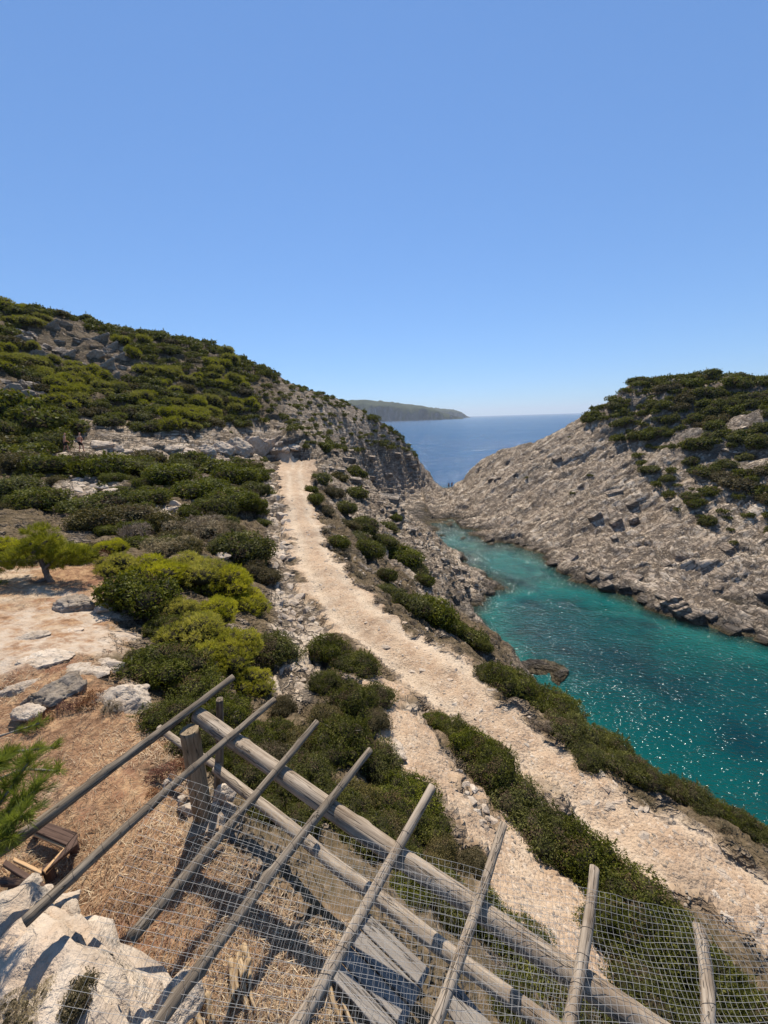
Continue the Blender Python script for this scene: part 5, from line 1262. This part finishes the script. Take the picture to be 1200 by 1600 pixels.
# ------------------------------------------------------------------ pines with trunks
def limb(parent, name, pts, r0, r1, mat, sides=9):
    P = np.array(pts, float); f = np.linspace(0, 1, len(P)); g = np.linspace(0, 1, len(P) * 5)
    # smooth polyline
    Q = np.stack([np.interp(g, f, P[:, k]) for k in range(3)], 1)
    for _ in range(4): Q[1:-1] = (Q[:-2] + 2 * Q[1:-1] + Q[2:]) / 4
    T = norm(np.gradient(Q, axis=0)); U = norm(np.cross(T, np.array((.3, .9, .2)))); W = np.cross(T, U); R_ = np.linspace(r0, r1, len(Q)) * (1 + .1 * np.sin(g * 40))
    th = np.arange(sides) / sides * 2 * np.pi
    V = (Q[:, None] + R_[:, None, None] * (np.cos(th)[None, :, None] * U[:, None] + np.sin(th)[None, :, None] * W[:, None])).reshape(-1, 3)
    idx = np.arange(len(V)).reshape(len(Q), sides); nx_ = np.roll(idx, -1, 1)
    F = np.stack((idx[:-1], nx_[:-1], nx_[1:], idx[1:]), -1).reshape(-1, 4)
    return link(name, mesh_np(name, V, F, True, [mat]), parent)
def needles(name, tips, axes, per, length, width, spread, seed, mat, back=.6):
    r = np.random.default_rng(seed); tips = np.asarray(tips); axes = norm(np.asarray(axes)); k = np.repeat(np.arange(len(tips)), per)
    D = norm(axes[k] + spread * r.normal(size=(len(k), 3))); L = length * r.uniform(.6, 1.15, len(k))
    root = tips[k] - axes[k] * (r.uniform(0, back, len(k)) * length)[:, None]
    C = root + D * (L * .5)[:, None]; S = norm(np.cross(D, norm(r.normal(size=D.shape))))
    V, F = quads(C, S, D, L * .5, np.full(len(k), width))
    v = np.clip(np.repeat(r.normal(.5, .2, len(tips)), per) + r.normal(0, .12, len(k)), 0, 1)
    return assemble(name, [(V, F, np.repeat(v, 4), 0)], [mat])
MNEED = leaf_material('young_needles', (.05, .075, .012), (.13, .165, .018), (.26, .28, .03), .40, .2, (.36, .40, .03))
# little bent pine on the terrace
b = hit(74, 908); T1 = bpy.data.objects.new('pine_tree', None); COL.objects.link(T1); T1.location = b; tag(T1, 'little bent pine tree with a dark trunk on the bare terrace', 'tree')
sc_ = ((b - CAM) @ FWD) / FPX
def q_(dx, dy, dd=0.0): return np.array((dx * sc_, dd, -dy * sc_ * 1.04))
limb(T1, 'trunk', [q_(6, 4), q_(2, -6), q_(-2, -18, .05), q_(-8, -30, .1), q_(-12, -44, .1), q_(-20, -58, .12)], .075, .035, MBARK)
for i, pts in enumerate(([q_(-2, -18), q_(14, -34, .2), q_(32, -42, .3)], [q_(-8, -30), q_(-26, -38, -.2), q_(-48, -40, -.3)], [q_(-12, -44), q_(4, -60, .2), q_(18, -66, .3)], [q_(0, -4), q_(-20, 2, -.3), q_(-40, 0, -.5)])):
    limb(T1, 'branch', pts, .045, .015, MBARK, 7)
r = np.random.default_rng(5); tp = []; ax = []
for cx, cyy, cz, rx, rz, nn in ((-25, -40, .0, 40, 17, 210), (26, -38, .25, 28, 16, 130), (-5, -58, .2, 30, 13, 110), (-62, -30, -.3, 26, 15, 110), (-52, 2, -.5, 22, 13, 80), (48, -30, .4, 22, 14, 80), (-20, -72, .5, 26, 10, 60), (8, -22, .3, 18, 9, 40)):
    for _ in range(nn):
        d = norm(r.normal(size=3) + np.array((0, 0, .3))); rr = r.uniform(.55, 1) ; tp.append(q_(cx, cyy) + np.array((d[0] * rx * sc_, cz + d[1] * rx * sc_ * .8, d[2] * rz * sc_)) * rr); ax.append(d + np.array((0, 0, .6)))
link('crown', needles('crown', tp, ax, 34, .13, .0032, .55, 6, MPINE), T1)
# the young pine whose boughs reach in at the left edge
T2 = bpy.data.objects.new('pine_tree', None); COL.objects.link(T2)
tb = at_z(-170, 1330, 18.0); T2.location = tb; tag(T2, 'young green pine whose boughs reach in at the left edge', 'tree')
def w_(px, py, t): return at_t(px, py, t) - tb
limb(T2, 'trunk', [np.array((0, 0, -.15)), np.array((.03, .02, .35)), np.array((.0, .03, .8)), np.array((.05, .0, 1.3))], .055, .025, MBARK)
tips = []; axes_ = []
r = np.random.default_rng(15)
BOUGH = [((-60, 1330, 3.0), (-10, 1270, 2.95), (45, 1190, 2.95)), ((-60, 1330, 3.0), (0, 1280, 2.85), (55, 1235, 2.8)), ((-60, 1330, 3.0), (-10, 1300, 2.7), (35, 1275, 2.65)), ((-80, 1260, 3.2), (-20, 1220, 3.15), (15, 1180, 3.1)), ((-60, 1250, 3.3), (30, 1200, 3.25), (92, 1205, 3.2)), ((-80, 1220, 3.5), (10, 1175, 3.5), (85, 1168, 3.5)), ((-80, 1180, 3.8), (0, 1150, 3.8), (62, 1130, 3.8)), ((-60, 1340, 2.9), (-20, 1320, 2.7), (10, 1310, 2.6)), ((-90, 1230, 3.2), (-40, 1200, 3.0), (-5, 1195, 2.9))]
for i, bo in enumerate(BOUGH):
    P = [w_(*x) for x in bo]
    limb(T2, 'branch', [np.array((.02, .01, .7 + .03 * i))] + P, .018, .007, MTWIG, 6)
    main = i in (0, 1, 2, 3, 7, 8)
    for f in np.linspace(.35 if main else .72, 1.0, 16 if main else 6):
        p = P[0] * (1 - f) ** 2 + 2 * P[1] * f * (1 - f) + P[2] * f * f
        dirn = norm(P[2] - P[1])
        for s in range(4 if main else 2):
            a = norm(dirn + r.normal(size=3) * .6 + np.array((0, 0, .25))); tips.append(p + a * r.uniform(.02, .12 if main else .06)); axes_.append(a)
link('needles', needles('needles', tips, axes_, 46, .095, .0017, .34, 16, MNEED, .8), T2)

# low dry plants rooted on the huge corner rock
for px, py, rr, zz, kd, lb in ((60, 1578, .16, 18.62, 'B', 'dry tuft rooted on the huge corner rock, at the bottom edge'), (120, 1560, .13, 18.66, 'M', 'small brown green tuft on the huge corner rock'), (20, 1590, .15, 18.62, 'B', 'dry tuft in the bottom left corner')):
    q = at_z(px, py, zz); o = plant(q[0], q[1], rr, kd, lb, lod=1); o.location.z = zz - .03; o.rotation_quaternion = (1, 0, 0, 0)
# ------------------------------------------------------------------ sea haze
hz = NT('sea_haze'); v_ = hz.n('ShaderNodeVolumePrincipled'); v_.inputs['Color'].default_value = (.80, .88, 1.0, 1); v_.inputs['Density'].default_value = HAZE
v_.inputs['Anisotropy'].default_value = .2
hz.l(v_.outputs[0], hz.out.inputs['Volume'])
bm = bmesh.new(); bmesh.ops.create_cube(bm, size=1)
for v in bm.verts: v.co = Vector((v.co.x * 34000, 11900 + v.co.y * 25000, 165 + v.co.z * 370))
me = bpy.data.meshes.new('haze'); bm.to_mesh(me); bm.free(); me.materials.append(hz.m)
tag(link('haze', me), 'thin blue haze over the open sea', 'haze', kind='stuff')
